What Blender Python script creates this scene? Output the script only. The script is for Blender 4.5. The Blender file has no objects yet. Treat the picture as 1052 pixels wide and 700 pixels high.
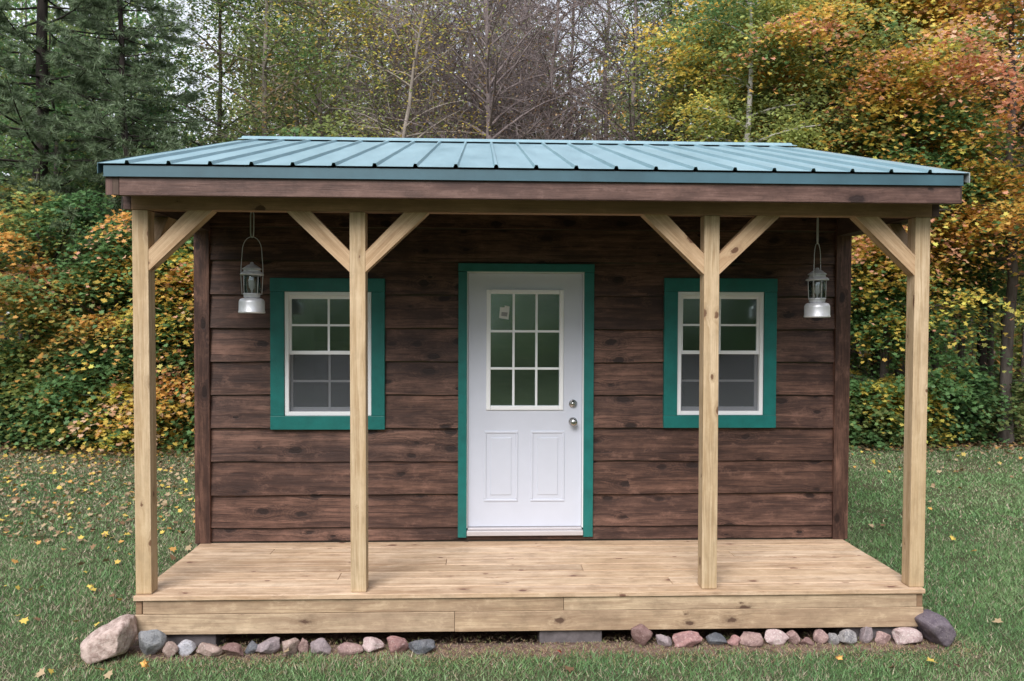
import bpy, math, random
import numpy as np
from mathutils import Vector, Matrix
R = math.radians
random.seed(7)
scene = bpy.context.scene
COL = scene.collection

# ------------------------------------------------------------------ helpers
def tag(o, label=None, cat=None, group=None, kind=None):
    if label: o['label'] = label
    if cat: o['category'] = cat
    if group: o['group'] = group
    if kind: o['kind'] = kind
    return o

def empty(name, loc=(0, 0, 0), rz=0.0):
    o = bpy.data.objects.new(name, None)
    COL.objects.link(o)
    o.location = loc
    o.rotation_euler = (0, 0, rz)
    o.empty_display_size = 0.2
    return o

def link(name, me, mat=None, parent=None, loc=None):
    o = bpy.data.objects.new(name, me)
    COL.objects.link(o)
    if mat is not None and len(me.materials) == 0:
        me.materials.append(mat)
    if parent is not None:
        o.parent = parent
    if loc is not None:
        o.location = loc
    return o

def bevel(o, w=0.003, seg=2):
    m = o.modifiers.new('bevel', 'BEVEL')
    m.width = w; m.segments = seg; m.limit_method = 'ANGLE'; m.angle_limit = R(40)
    m.harden_normals = False
    return o

class MB:
    """collects faces with uv (metres, u along the grain)"""
    def __init__(s):
        s.v = []; s.f = []; s.uv = []; s.sm = []
    def poly(s, pts, uvs=None, smooth=False):
        n = len(s.v)
        s.v += [tuple(p) for p in pts]
        s.f.append(tuple(range(n, n + len(pts))))
        s.uv.append(uvs if uvs else [(0, 0)] * len(pts))
        s.sm.append(smooth)
    def box(s, a, b, grain=0, off=None, rot=None, piv=None):
        (x0, y0, z0), (x1, y1, z1) = a, b
        if off is None: off = (random.uniform(0, 60), random.uniform(0, 60))
        base = len(s.v)
        P = [(x, y, z) for x in (x0, x1) for y in (y0, y1) for z in (z0, z1)]
        F = [((0, 1, 3, 2), 0), ((4, 6, 7, 5), 0), ((0, 4, 5, 1), 1), ((2, 3, 7, 6), 1), ((0, 2, 6, 4), 2), ((1, 5, 7, 3), 2)]
        oth = [i for i in range(3) if i != grain]
        for idx, ax in F:
            uvs = []
            for i in idx:
                p = P[i]
                if ax == grain:
                    uvs.append((off[0] + p[oth[0]] * .3, off[1] + p[oth[1]] * 1.0))
                else:
                    o2 = [k for k in oth if k != ax][0]
                    uvs.append((off[0] + p[grain], off[1] + p[o2] + (3.1 if ax == oth[0] else 0)))
            s.f.append(tuple(base + i for i in idx)); s.uv.append(uvs); s.sm.append(False)
        if rot is not None:
            pv = Vector(piv); P = [tuple(rot @ (Vector(p) - pv) + pv) for p in P]
        s.v += P
    def tube(s, pts, rad, n=8, cap=True, smooth=True):
        pts = [Vector(p) for p in pts]
        if not hasattr(rad, '__len__'): rad = [rad] * len(pts)
        base = len(s.v)
        prev = None
        for i, p in enumerate(pts):
            d = (pts[min(i + 1, len(pts) - 1)] - pts[max(i - 1, 0)]).normalized()
            if prev is None:
                a = d.orthogonal().normalized()
            else:
                a = (prev - d * prev.dot(d)).normalized()
            prev = a
            b = d.cross(a)
            for k in range(n):
                t = 2 * math.pi * k / n
                s.v.append(tuple(p + (a * math.cos(t) + b * math.sin(t)) * rad[i]))
        for i in range(len(pts) - 1):
            for k in range(n):
                k2 = (k + 1) % n
                s.f.append((base + i * n + k, base + i * n + k2, base + (i + 1) * n + k2, base + (i + 1) * n + k))
                s.uv.append([(i * .3, k / n), (i * .3, (k + 1) / n), (i * .3 + .3, (k + 1) / n), (i * .3 + .3, k / n)])
                s.sm.append(smooth)
        if cap:
            s.f.append(tuple(base + k for k in range(n))[::-1]); s.uv.append([(0, 0)] * n); s.sm.append(False)
            e = base + (len(pts) - 1) * n
            s.f.append(tuple(e + k for k in range(n))); s.uv.append([(0, 0)] * n); s.sm.append(False)
    def lathe(s, prof, n=24, c=(0, 0, 0), smooth=True, axis='z'):
        base = len(s.v)
        for r, z in prof:
            for k in range(n):
                t = 2 * math.pi * k / n
                p = (r * math.cos(t), r * math.sin(t), z)
                if axis == 'y': p = (p[0], -p[2], p[1])
                s.v.append((c[0] + p[0], c[1] + p[1], c[2] + p[2]))
        for i in range(len(prof) - 1):
            for k in range(n):
                k2 = (k + 1) % n
                s.f.append((base + i * n + k, base + i * n + k2, base + (i + 1) * n + k2, base + (i + 1) * n + k))
                s.uv.append([(0, 0)] * 4); s.sm.append(smooth)
    def mesh(s, name):
        me = bpy.data.meshes.new(name)
        me.from_pydata(s.v, [], s.f)
        uvl = me.uv_layers.new(name='UVMap')
        flat = [c for u in s.uv for p in u for c in p]
        uvl.data.foreach_set('uv', flat)
        me.polygons.foreach_set('use_smooth', s.sm)
        me.update()
        return me
    def build(s, name, mat, parent=None, loc=None):
        return link(name, s.mesh(name), mat, parent, loc)

# ---------------------------------------------------------------- materials
def new_mat(name):
    m = bpy.data.materials.new(name); m.use_nodes = True
    nt = m.node_tree; nt.nodes.clear()
    out = nt.nodes.new('ShaderNodeOutputMaterial')
    return m, nt, out

def N(nt, t, **kw):
    n = nt.nodes.new(t)
    for k, v in kw.items():
        if k == 'inp':
            for a, b in v.items(): n.inputs[a].default_value = b
        else:
            setattr(n, k, v)
    return n

def L(nt, a, b): nt.links.new(a, b)

def mathn(nt, op, a, b=None, c=None, clamp=False):
    n = nt.nodes.new('ShaderNodeMath'); n.operation = op; n.use_clamp = clamp
    for i, x in enumerate((a, b, c)):
        if x is None: continue
        if isinstance(x, (int, float)): n.inputs[i].default_value = x
        else: nt.links.new(x, n.inputs[i])
    return n.outputs[0]

def ramp(nt, fac, stops, interp='LINEAR'):
    n = nt.nodes.new('ShaderNodeValToRGB'); n.color_ramp.interpolation = interp
    e = n.color_ramp.elements
    while len(e) < len(stops): e.new(0.5)
    for i, (p, c) in enumerate(stops):
        e[i].position = p; e[i].color = (c[0], c[1], c[2], 1) if hasattr(c, '__len__') else (c, c, c, 1)
    nt.links.new(fac, n.inputs[0])
    return n.outputs[0]

def mix(nt, fac, a, b, mode='MIX'):
    n = nt.nodes.new('ShaderNodeMix'); n.data_type = 'RGBA'; n.blend_type = mode
    if isinstance(fac, (int, float)): n.inputs[0].default_value = fac
    else: nt.links.new(fac, n.inputs[0])
    for i, x in ((6, a), (7, b)):
        if hasattr(x, '__len__'): n.inputs[i].default_value = (x[0], x[1], x[2], 1)
        else: nt.links.new(x, n.inputs[i])
    return n.outputs[2]

def simple(name, col, rough=.5, metal=0.0, bump=0.0, bscale=80, var=0.0, spec=.5, emit=None):
    m, nt, out = new_mat(name)
    p = N(nt, 'ShaderNodeBsdfPrincipled', inp={'Base Color': (*col, 1), 'Roughness': rough, 'Metallic': metal, 'Specular IOR Level': spec})
    tc = N(nt, 'ShaderNodeTexCoord')
    nz = N(nt, 'ShaderNodeTexNoise', inp={'Scale': bscale, 'Detail': 4})
    L(nt, tc.outputs['Object'], nz.inputs['Vector'])
    if var:
        nz2 = N(nt, 'ShaderNodeTexNoise', inp={'Scale': bscale * .12, 'Detail': 6, 'Roughness': .65})
        L(nt, tc.outputs['Object'], nz2.inputs['Vector'])
        c = mix(nt, ramp(nt, nz2.outputs[0], [(.35, 0), (.65, 1)]), [x * (1 - var) for x in col], [min(1, x * (1 + var)) for x in col])
        L(nt, c, p.inputs['Base Color'])
    if bump:
        b = N(nt, 'ShaderNodeBump', inp={'Strength': bump, 'Distance': .002})
        L(nt, nz.outputs[0], b.inputs['Height']); L(nt, b.outputs[0], p.inputs['Normal'])
    L(nt, p.outputs[0], out.inputs[0])
    return m

def wood(name, light, dark, knot, rough=.6, streak=.5, knots=.075, kden=1.4, stain=None, bump=.35, mott=.35, coarse=False, spec=.3, blotch=.25):
    """sawn softwood: grain along u, knots that bend the grain"""
    m, nt, out = new_mat(name)
    uv = N(nt, 'ShaderNodeUVMap', uv_map='UVMap')
    mp = N(nt, 'ShaderNodeMapping', inp={'Scale': (kden, kden * 5.5, 1)})
    L(nt, uv.outputs[0], mp.inputs[0])
    vo = N(nt, 'ShaderNodeTexVoronoi', voronoi_dimensions='2D', feature='F1', inp={'Scale': 1.0, 'Randomness': 1.0})
    wn = N(nt, 'ShaderNodeTexNoise', noise_dimensions='2D', inp={'Scale': 9.0, 'Detail': 4, 'Roughness': .65})
    L(nt, uv.outputs[0], wn.inputs['Vector'])
    L(nt, mp.outputs[0], vo.inputs['Vector'])
    # rounder knots: measure with length weighted back to metres
    mk = N(nt, 'ShaderNodeMapping', inp={'Scale': (kden * 1.6, kden * 3.2, 1)})
    L(nt, uv.outputs[0], mk.inputs[0])
    vk = N(nt, 'ShaderNodeTexVoronoi', voronoi_dimensions='2D', feature='F1', inp={'Scale': 1.0, 'Randomness': 1.0})
    L(nt, mk.outputs[0], vk.inputs['Vector'])
    dist = mathn(nt, 'ADD', vk.outputs['Distance'], mathn(nt, 'MULTIPLY', mathn(nt, 'SUBTRACT', wn.outputs[0], .5), .26))
    sel = N(nt, 'ShaderNodeSeparateColor'); L(nt, vk.outputs['Color'], sel.inputs[0])
    keep = mathn(nt, 'GREATER_THAN', sel.outputs[0], .55)
    size = mathn(nt, 'MULTIPLY', mathn(nt, 'ADD', mathn(nt, 'MULTIPLY', sel.outputs[1], 1.1), .35), knots)
    kd = mathn(nt, 'DIVIDE', dist, size)
    knotmask = mathn(nt, 'MULTIPLY', keep, mathn(nt, 'SUBTRACT', 1.0, mathn(nt, 'SMOOTH_MIN', kd, 1.0, .25), clamp=True))
    kmask = mathn(nt, 'MULTIPLY', ramp(nt, knotmask, [(.03, 0), (.4, 1)]), .92)
    halo = mathn(nt, 'MULTIPLY', keep, mathn(nt, 'SUBTRACT', 1.0, mathn(nt, 'DIVIDE', dist, mathn(nt, 'MULTIPLY', size, 3.2)), clamp=True))
    # grain: stretched noise, displaced round the knots
    sx = N(nt, 'ShaderNodeSeparateXYZ'); L(nt, uv.outputs[0], sx.inputs[0])
    v2 = mathn(nt, 'ADD', sx.outputs[1], mathn(nt, 'MULTIPLY', halo, .03))
    cx = N(nt, 'ShaderNodeCombineXYZ')
    L(nt, sx.outputs[0], cx.inputs[0]); L(nt, v2, cx.inputs[1])
    gm = N(nt, 'ShaderNodeMapping', inp={'Scale': (1.1, 26, 1)}); L(nt, cx.outputs[0], gm.inputs[0])
    g1 = N(nt, 'ShaderNodeTexNoise', noise_dimensions='2D', inp={'Scale': 1.0, 'Detail': 5, 'Roughness': .62, 'Distortion': .6})
    L(nt, gm.outputs[0], g1.inputs['Vector'])
    gm2 = N(nt, 'ShaderNodeMapping', inp={'Scale': (5, 190, 1)}); L(nt, cx.outputs[0], gm2.inputs[0])
    g2 = N(nt, 'ShaderNodeTexNoise', noise_dimensions='2D', inp={'Scale': 1.0, 'Detail': 3, 'Roughness': .6})
    L(nt, gm2.outputs[0], g2.inputs['Vector'])
    g = mathn(nt, 'ADD', mathn(nt, 'MULTIPLY', g1.outputs[0], .56), mathn(nt, 'MULTIPLY', g2.outputs[0], .44))
    # growth rings swirl round each knot, and bands wander along the board
    wv = mathn(nt, 'SINE', mathn(nt, 'ADD', mathn(nt, 'MULTIPLY', dist, 60), mathn(nt, 'MULTIPLY', wn.outputs[0], 6)))
    g = mathn(nt, 'ADD', g, mathn(nt, 'MULTIPLY', mathn(nt, 'MULTIPLY', wv, halo), .09))
    band = mathn(nt, 'SINE', mathn(nt, 'ADD', mathn(nt, 'MULTIPLY', v2, 95), mathn(nt, 'MULTIPLY', g1.outputs[0], 16)))
    g = mathn(nt, 'ADD', g, mathn(nt, 'MULTIPLY', band, .035))
    gr = ramp(nt, g, [(.5 - .22 / max(streak, .1) * .5, 0), (.5 + .22 / max(streak, .1) * .5, 1)])
    col = mix(nt, gr, dark, light)
    # board-scale tone drift
    lm = N(nt, 'ShaderNodeMapping', inp={'Scale': (.55, 3.2, 1)}); L(nt, uv.outputs[0], lm.inputs[0])
    ln = N(nt, 'ShaderNodeTexNoise', noise_dimensions='2D', inp={'Scale': 1.3, 'Detail': 6, 'Roughness': .7})
    L(nt, lm.outputs[0], ln.inputs['Vector'])
    col = mix(nt, mathn(nt, 'MULTIPLY', ramp(nt, ln.outputs[0], [(.38, 0), (.62, 1)]), mott), col, stain or [c * .6 for c in dark], 'MIX')
    isl = N(nt, 'ShaderNodeNewGeometry')
    col = mix(nt, .7, col, ramp(nt, isl.outputs['Random Per Island'], [(0, (.55, .50, .46)), (.35, (.9, .84, .80)), (1, (1, 1, 1))]), 'MULTIPLY')
    bm_ = N(nt, 'ShaderNodeMapping', inp={'Scale': (5, 9, 1)}); L(nt, uv.outputs[0], bm_.inputs[0])
    bn = N(nt, 'ShaderNodeTexNoise', noise_dimensions='2D', inp={'Scale': 1.0, 'Detail': 6, 'Roughness': .75}); L(nt, bm_.outputs[0], bn.inputs['Vector'])
    col = mix(nt, mathn(nt, 'MULTIPLY', ramp(nt, bn.outputs[0], [(.5, 0), (.66, 1)]), blotch), col, [c * .55 for c in dark])
    col = mix(nt, mathn(nt, 'MULTIPLY', ramp(nt, bn.outputs[0], [(.3, 1), (.44, 0)]), blotch * .7), col, [min(1, c * 1.25) for c in light])
    hb = mathn(nt, 'MULTIPLY', mathn(nt, 'POWER', halo, 1.2), mathn(nt, 'MULTIPLY_ADD', bn.outputs[0], 1.6, -.2), clamp=True)
    col = mix(nt, hb, col, [a * .4 + b * .6 for a, b in zip(dark, knot)])
    col = mix(nt, kmask, col, knot)
    p = N(nt, 'ShaderNodeBsdfPrincipled', inp={'Roughness': rough, 'Specular IOR Level': spec})
    L(nt, col, p.inputs['Base Color'])
    hgt = mathn(nt, 'SUBTRACT', g, mathn(nt, 'MULTIPLY', kmask, .25))
    b = N(nt, 'ShaderNodeBump', inp={'Strength': bump, 'Distance': .004 if coarse else .0015})
    L(nt, hgt, b.inputs['Height']); L(nt, b.outputs[0], p.inputs['Normal'])
    L(nt, p.outputs[0], out.inputs[0])
    return m

M = {}
M['siding'] = wood('stained_siding', (.225, .122, .090), (.055, .028, .022), (.018, .009, .008), rough=.5, streak=.9, knots=.17, kden=2.1, stain=(.036, .019, .017), bump=.7, mott=.75, coarse=True, blotch=.5)
M['stained'] = wood('stained_board', (.205, .125, .105), (.09, .050, .042), (.025, .014, .013), rough=.5, streak=.7, knots=.10, kden=1.2, stain=(.06, .033, .03), bump=.5, mott=.6, coarse=True, blotch=.5)
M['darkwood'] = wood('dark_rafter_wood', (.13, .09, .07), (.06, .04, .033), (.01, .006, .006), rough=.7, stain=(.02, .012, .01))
M['beam'] = wood('beam_lumber', (.58, .36, .23), (.36, .21, .135), (.10, .05, .03), rough=.65, stain=(.24, .15, .095), mott=.5)
M['post'] = wood('post_lumber', (.66, .53, .365), (.42, .30, .175), (.13, .065, .035), rough=.6, streak=.9, knots=.085, kden=1.9, stain=(.50, .36, .20), mott=.45)
M['brace'] = wood('brace_lumber', (.63, .465, .30), (.40, .26, .145), (.12, .055, .03), rough=.6, streak=.85, knots=.06, kden=1.6, stain=(.45, .29, .17), mott=.4)
M['deck'] = wood('deck_board', (.74, .585, .435), (.42, .275, .18), (.15, .07, .05), rough=.6, streak=1.0, knots=.075, kden=2.1, stain=(.52, .375, .24), mott=.65, blotch=.4)
M['skirt'] = wood('rim_board_lumber', (.60, .465, .32), (.36, .255, .165), (.09, .05, .035), rough=.65, streak=1.0, knots=.085, kden=1.6, stain=(.30, .21, .145), mott=.7, blotch=.45)
M['teal'] = simple('teal_painted_wood', (.005, .135, .124), .45, bump=.5, bscale=60, var=.14)
M['white'] = simple('white_vinyl', (.80, .81, .84), .35, bump=.05)
M['door'] = simple('white_painted_steel', (.555, .58, .67), .38, bump=.10, bscale=40, var=.02)
M['nickel'] = simple('satin_nickel', (.5, .5, .5), .25, metal=1)
M['galv'] = simple('galvanised_wire', (.62, .63, .66), .45, metal=.35)
M['alu'] = simple('dull_aluminium', (.70, .71, .75), .42, metal=.4, bump=.2, bscale=60, var=.12)
M['blackmetal'] = simple('blackened_metal', (.05, .05, .055), .5, metal=.5)
M['cap'] = simple('grey_enamel', (.60, .61, .65), .45, metal=.2, var=.2)
M['mantle'] = simple('ash_mantle', (.45, .45, .47), .8)
M['concrete'] = simple('concrete_block', (.115, .10, .105), .9, bump=.8, bscale=120, var=.25)
M['sticker'] = simple('paper_sticker', (.62, .62, .6), .6)
M['stickerink'] = simple('faded_print', (.25, .25, .25), .6)
M['inside'] = simple('unfinished_interior', (.10, .08, .06), .9, var=.2, bscale=20)
M['screw'] = simple('screw_head', (.06, .08, .09), .5)

def metal_roof():
    m, nt, out = new_mat('painted_steel_roof')
    tc = N(nt, 'ShaderNodeTexCoord')
    mp = N(nt, 'ShaderNodeMapping', inp={'Scale': (3, .7, .7)}); L(nt, tc.outputs['Object'], mp.inputs[0])
    nz = N(nt, 'ShaderNodeTexNoise', inp={'Scale': 1.6, 'Detail': 6, 'Roughness': .65}); L(nt, mp.outputs[0], nz.inputs['Vector'])
    nz2 = N(nt, 'ShaderNodeTexNoise', inp={'Scale': 45, 'Detail': 3}); L(nt, tc.outputs['Object'], nz2.inputs['Vector'])
    c = mix(nt, ramp(nt, nz.outputs[0], [(.35, 0), (.7, 1)]), (.165, .285, .335), (.22, .350, .40))
    c = mix(nt, ramp(nt, nz2.outputs[0], [(.66, 0), (.74, .35)]), c, (.34, .38, .36))
    p = N(nt, 'ShaderNodeBsdfPrincipled', inp={'Metallic': .0, 'Specular IOR Level': .8})
    L(nt, c, p.inputs['Base Color'])
    L(nt, ramp(nt, nz.outputs[0], [(.3, .34), (.75, .5)]), p.inputs['Roughness'])
    b = N(nt, 'ShaderNodeBump', inp={'Strength': .15, 'Distance': .01})
    L(nt, nz.outputs[0], b.inputs['Height']); L(nt, b.outputs[0], p.inputs['Normal'])
    L(nt, p.outputs[0], out.inputs[0])
    return m
M['roof'] = metal_roof()
M['roofedge'] = simple('painted_steel_trim', (.045, .105, .135), .42, var=.15, bscale=20, spec=.6)
M['galvtrim'] = simple('pale_metal_trim', (.5, .55, .56), .4, metal=.3)

def glass(name, tint, refl=.16, rough=.03, bmp=.08):
    m, nt, out = new_mat(name)
    tr = N(nt, 'ShaderNodeBsdfTransparent', inp={'Color': (*tint, 1)})
    gl = N(nt, 'ShaderNodeBsdfGlossy', inp={'Color': (.62, .74, .74, 1), 'Roughness': rough})
    tc = N(nt, 'ShaderNodeTexCoord')
    nz = N(nt, 'ShaderNodeTexNoise', inp={'Scale': 2.2, 'Detail': 1}); L(nt, tc.outputs['Object'], nz.inputs['Vector'])
    b = N(nt, 'ShaderNodeBump', inp={'Strength': bmp, 'Distance': .02}); L(nt, nz.outputs[0], b.inputs['Height']); L(nt, b.outputs[0], gl.inputs['Normal'])
    fr = N(nt, 'ShaderNodeFresnel', inp={'IOR': 1.5})
    f = mathn(nt, 'ADD', mathn(nt, 'MULTIPLY', fr.outputs[0], 1.5), refl, clamp=True)
    mx = N(nt, 'ShaderNodeMixShader')
    L(nt, f, mx.inputs[0]); L(nt, tr.outputs[0], mx.inputs[1]); L(nt, gl.outputs[0], mx.inputs[2])
    L(nt, mx.outputs[0], out.inputs[0])
    return m
M['glass'] = glass('window_glass', (.75, .82, .80), .33, .11, .04)
M['globe'] = glass('lantern_glass', (.9, .92, .92), .05)
M['globe'].name = 'lantern_glass'

def screen_mat():
    m, nt, out = new_mat('insect_screen')
    tr = N(nt, 'ShaderNodeBsdfTransparent')
    df = N(nt, 'ShaderNodeBsdfDiffuse', inp={'Color': (.10, .105, .12, 1)})
    mx = N(nt, 'ShaderNodeMixShader', inp={0: .62})
    L(nt, tr.outputs[0], mx.inputs[1]); L(nt, df.outputs[0], mx.inputs[2]); L(nt, mx.outputs[0], out.inputs[0])
    return m
M['screen'] = screen_mat()

def leaf_mat(name, trans=.4, rough=.5, spec=.4):
    m, nt, out = new_mat(name)
    at = N(nt, 'ShaderNodeAttribute', attribute_name='leafcol')
    p = N(nt, 'ShaderNodeBsdfPrincipled', inp={'Roughness': rough, 'Specular IOR Level': spec})
    t = N(nt, 'ShaderNodeBsdfTranslucent')
    L(nt, at.outputs['Color'], p.inputs['Base Color'])
    L(nt, at.outputs['Color'], t.inputs['Color'])
    mx = N(nt, 'ShaderNodeMixShader', inp={0: trans})
    L(nt, p.outputs[0], mx.inputs[1]); L(nt, t.outputs[0], mx.inputs[2]); L(nt, mx.outputs[0], out.inputs[0])
    return m
M['leaf'] = leaf_mat('autumn_leaf', .5)
M['needle'] = leaf_mat('pine_needle', .15)
M['grass'] = leaf_mat('grass_blade', .35)
M['litter'] = leaf_mat('dry_leaf', .1, .8)

def bark(name, a, b, scale=9, stretch=.18, bump=.8, birch=False):
    m, nt, out = new_mat(name)
    tc = N(nt, 'ShaderNodeTexCoord')
    mp = N(nt, 'ShaderNodeMapping', inp={'Scale': (1, 1, stretch) if not birch else (.3, .3, 2.2)}); L(nt, tc.outputs['Object'], mp.inputs[0])
    nz = N(nt, 'ShaderNodeTexNoise', inp={'Scale': scale, 'Detail': 6, 'Roughness': .65}); L(nt, mp.outputs[0], nz.inputs['Vector'])
    if birch: c = ramp(nt, nz.outputs[0], [(.36, a), (.44, b)])
    else: c = mix(nt, ramp(nt, nz.outputs[0], [(.35, 0), (.65, 1)]), a, b)
    p = N(nt, 'ShaderNodeBsdfPrincipled', inp={'Roughness': .85, 'Specular IOR Level': .2}); L(nt, c, p.inputs['Base Color'])
    bm = N(nt, 'ShaderNodeBump', inp={'Strength': bump, 'Distance': .02}); L(nt, nz.outputs[0], bm.inputs['Height']); L(nt, bm.outputs[0], p.inputs['Normal'])
    L(nt, p.outputs[0], out.inputs[0])
    return m
M['bark'] = bark('grey_brown_bark', (.05, .04, .035), (.14, .12, .11))
M['barkdark'] = bark('dark_bark', (.018, .014, .012), (.045, .036, .032))
M['barkpale'] = bark('pale_bark', (.17, .14, .12), (.38, .33, .29))
M['twiggy'] = bark('grey_twig_bark', (.17, .135, .13), (.30, .245, .245))
M['birch'] = bark('birch_bark', (.05, .045, .04), (.50, .47, .44), scale=6, birch=True)

def rock_mat(name, col, col2, speck):
    m, nt, out = new_mat(name)
    tc = N(nt, 'ShaderNodeTexCoord'); oi = N(nt, 'ShaderNodeObjectInfo')
    va = N(nt, 'ShaderNodeVectorMath', operation='ADD'); L(nt, tc.outputs['Object'], va.inputs[0])
    sc = N(nt, 'ShaderNodeVectorMath', operation='SCALE', inp={'Scale': 7.0}); L(nt, oi.outputs['Location'], sc.inputs[0]); L(nt, sc.outputs[0], va.inputs[1])
    nz = N(nt, 'ShaderNodeTexNoise', inp={'Scale': 22, 'Detail': 5, 'Roughness': .7}); L(nt, va.outputs[0], nz.inputs['Vector'])
    n2 = N(nt, 'ShaderNodeTexNoise', inp={'Scale': 90, 'Detail': 2}); L(nt, va.outputs[0], n2.inputs['Vector'])
    c = mix(nt, ramp(nt, nz.outputs[0], [(.4, 0), (.6, 1)]), col, col2)
    c = mix(nt, ramp(nt, n2.outputs[0], [(.58, 0), (.66, .7)]), c, speck)
    sz = N(nt, 'ShaderNodeSeparateXYZ'); L(nt, tc.outputs['Object'], sz.inputs[0])      # soil stuck to the foot of the stone
    soil = mathn(nt, 'ADD', mathn(nt, 'MULTIPLY', sz.outputs[2], -26), mathn(nt, 'MULTIPLY', nz.outputs[0], 2.0))
    c = mix(nt, ramp(nt, soil, [(.2, 0), (.75, .8)]), c, (.13, .09, .075))
    p = N(nt, 'ShaderNodeBsdfPrincipled', inp={'Roughness': .75, 'Specular IOR Level': .35}); L(nt, c, p.inputs['Base Color'])
    b = N(nt, 'ShaderNodeBump', inp={'Strength': 1.0, 'Distance': .012}); L(nt, nz.outputs[0], b.inputs['Height']); L(nt, b.outputs[0], p.inputs['Normal'])
    L(nt, p.outputs[0], out.inputs[0])
    return m

# ---------------------------------------------------------------- the ground
PY = 1.173          # front wall plane; y = 0 is the front of the porch
def vnoise(x, y, seed=0, s=1.0):
    """cheap smooth value noise, vectorised"""
    x = np.asarray(x) * s + seed * 17.3; y = np.asarray(y) * s - seed * 9.1
    def h(i, j):
        v = np.sin(i * 127.1 + j * 311.7 + seed) * 43758.5453
        return v - np.floor(v)
    i = np.floor(x); j = np.floor(y); fx = x - i; fy = y - j
    fx = fx * fx * (3 - 2 * fx); fy = fy * fy * (3 - 2 * fy)
    return (h(i, j) * (1 - fx) + h(i + 1, j) * fx) * (1 - fy) + (h(i, j + 1) * (1 - fx) + h(i + 1, j + 1) * fx) * fy

def ground_z(x, y):
    x = np.asarray(x, float); y = np.asarray(y, float)
    z = (vnoise(x, y, 3, .45) - .5) * .05 + (vnoise(x, y, 5, 1.6) - .5) * .018
    d = np.maximum(np.maximum(np.abs(x) - 2.7, 0), np.maximum(-.35 - y, y - 5.3)).clip(0, 1)
    return z * d

def ground_material():
    m, nt, out = new_mat('lawn_soil')
    tc = N(nt, 'ShaderNodeTexCoord')
    def nz(s, d=6, r=.6):
        n = N(nt, 'ShaderNodeTexNoise', inp={'Scale': s, 'Detail': d, 'Roughness': r}); L(nt, tc.outputs['Object'], n.inputs['Vector']); return n.outputs[0]
    c = mix(nt, ramp(nt, nz(1.1), [(.4, 0), (.62, 1)]), (.085, .125, .055), (.13, .13, .075))
    c = mix(nt, ramp(nt, nz(9), [(.5, 0), (.7, .8)]), c, (.10, .082, .05))
    c = mix(nt, ramp(nt, nz(60), [(.4, .6), (.65, 0)]), c, (.02, .026, .012))
    sx = N(nt, 'ShaderNodeSeparateXYZ'); L(nt, tc.outputs['Object'], sx.inputs[0])
    n3 = nz(4)
    # bare soil strip along the porch edge and beneath the cabin
    yy = mathn(nt, 'ADD', sx.outputs[1], mathn(nt, 'MULTIPLY', mathn(nt, 'SUBTRACT', n3, .5), .35))
    fy = mathn(nt, 'MULTIPLY', ramp(nt, mathn(nt, 'MULTIPLY_ADD', yy, .5, .5), [(.40, 0), (.445, 1)]), mathn(nt, 'LESS_THAN', sx.outputs[1], 5.3))
    fx = mathn(nt, 'LESS_THAN', mathn(nt, 'ABSOLUTE', mathn(nt, 'ADD', sx.outputs[0], mathn(nt, 'MULTIPLY', mathn(nt, 'SUBTRACT', n3, .5), .3))), 2.62)
    dirt = mix(nt, ramp(nt, nz(14), [(.35, 0), (.65, 1)]), (.10, .066, .055), (.24, .165, .135))
    c = mix(nt, mathn(nt, 'MULTIPLY', fx, fy), c, dirt)
    # forest floor beyond the lawn
    ff = ramp(nt, mathn(nt, 'MULTIPLY_ADD', mathn(nt, 'ADD', sx.outputs[1], mathn(nt, 'MULTIPLY', n3, 1.2)), .1, 0), [(.79, 0), (.85, 1)])
    floor = mix(nt, ramp(nt, nz(7), [(.4, 0), (.6, 1)]), (.05, .03, .02), (.13, .07, .045))
    c = mix(nt, ff, c, floor)
    p = N(nt, 'ShaderNodeBsdfPrincipled', inp={'Roughness': .95, 'Specular IOR Level': .1}); L(nt, c, p.inputs['Base Color'])
    b = N(nt, 'ShaderNodeBump', inp={'Strength': .8, 'Distance': .03}); L(nt, nz(35), b.inputs['Height']); L(nt, b.outputs[0], p.inputs['Normal'])
    L(nt, p.outputs[0], out.inputs[0])
    return m

def build_ground():
    def axis(a, b, n, far):
        c = list(np.linspace(a, b, n)); g = []; d = 1.0; x = b
        while x < far: x += d; d *= 1.5; g.append(x)
        l = [a - (q - b) for q in g][::-1]
        return np.array(l + c + g)
    X = np.sort(np.append(axis(-12, 12, 97, 400), (-2.46, -2.42, 2.42, 2.46))); Y = np.sort(np.append(axis(-6, 12, 73, 400), (.04, .09)))
    gx, gy = np.meshgrid(X, Y)
    Z = ground_z(gx, gy)
    Z[(np.abs(gx) < 2.43) & (gy > .085) & (gy < 4.9)] -= .11      # ground sunk under the floor, added so the porch gap falls dark
    V = np.stack([gx.ravel(), gy.ravel(), Z.ravel()], 1)
    nx = len(X); ny = len(Y)
    I = (np.arange(ny - 1)[:, None] * nx + np.arange(nx - 1)[None, :]).ravel()
    F = np.stack([I, I + 1, I + nx + 1, I + nx], 1)
    me = bpy.data.meshes.new('ground')
    me.from_pydata(V.tolist(), [], F.tolist()); me.polygons.foreach_set('use_smooth', [True] * len(F)); me.update()
    o = link('ground', me, ground_material())
    tag(o, kind='structure')
build_ground()

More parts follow.
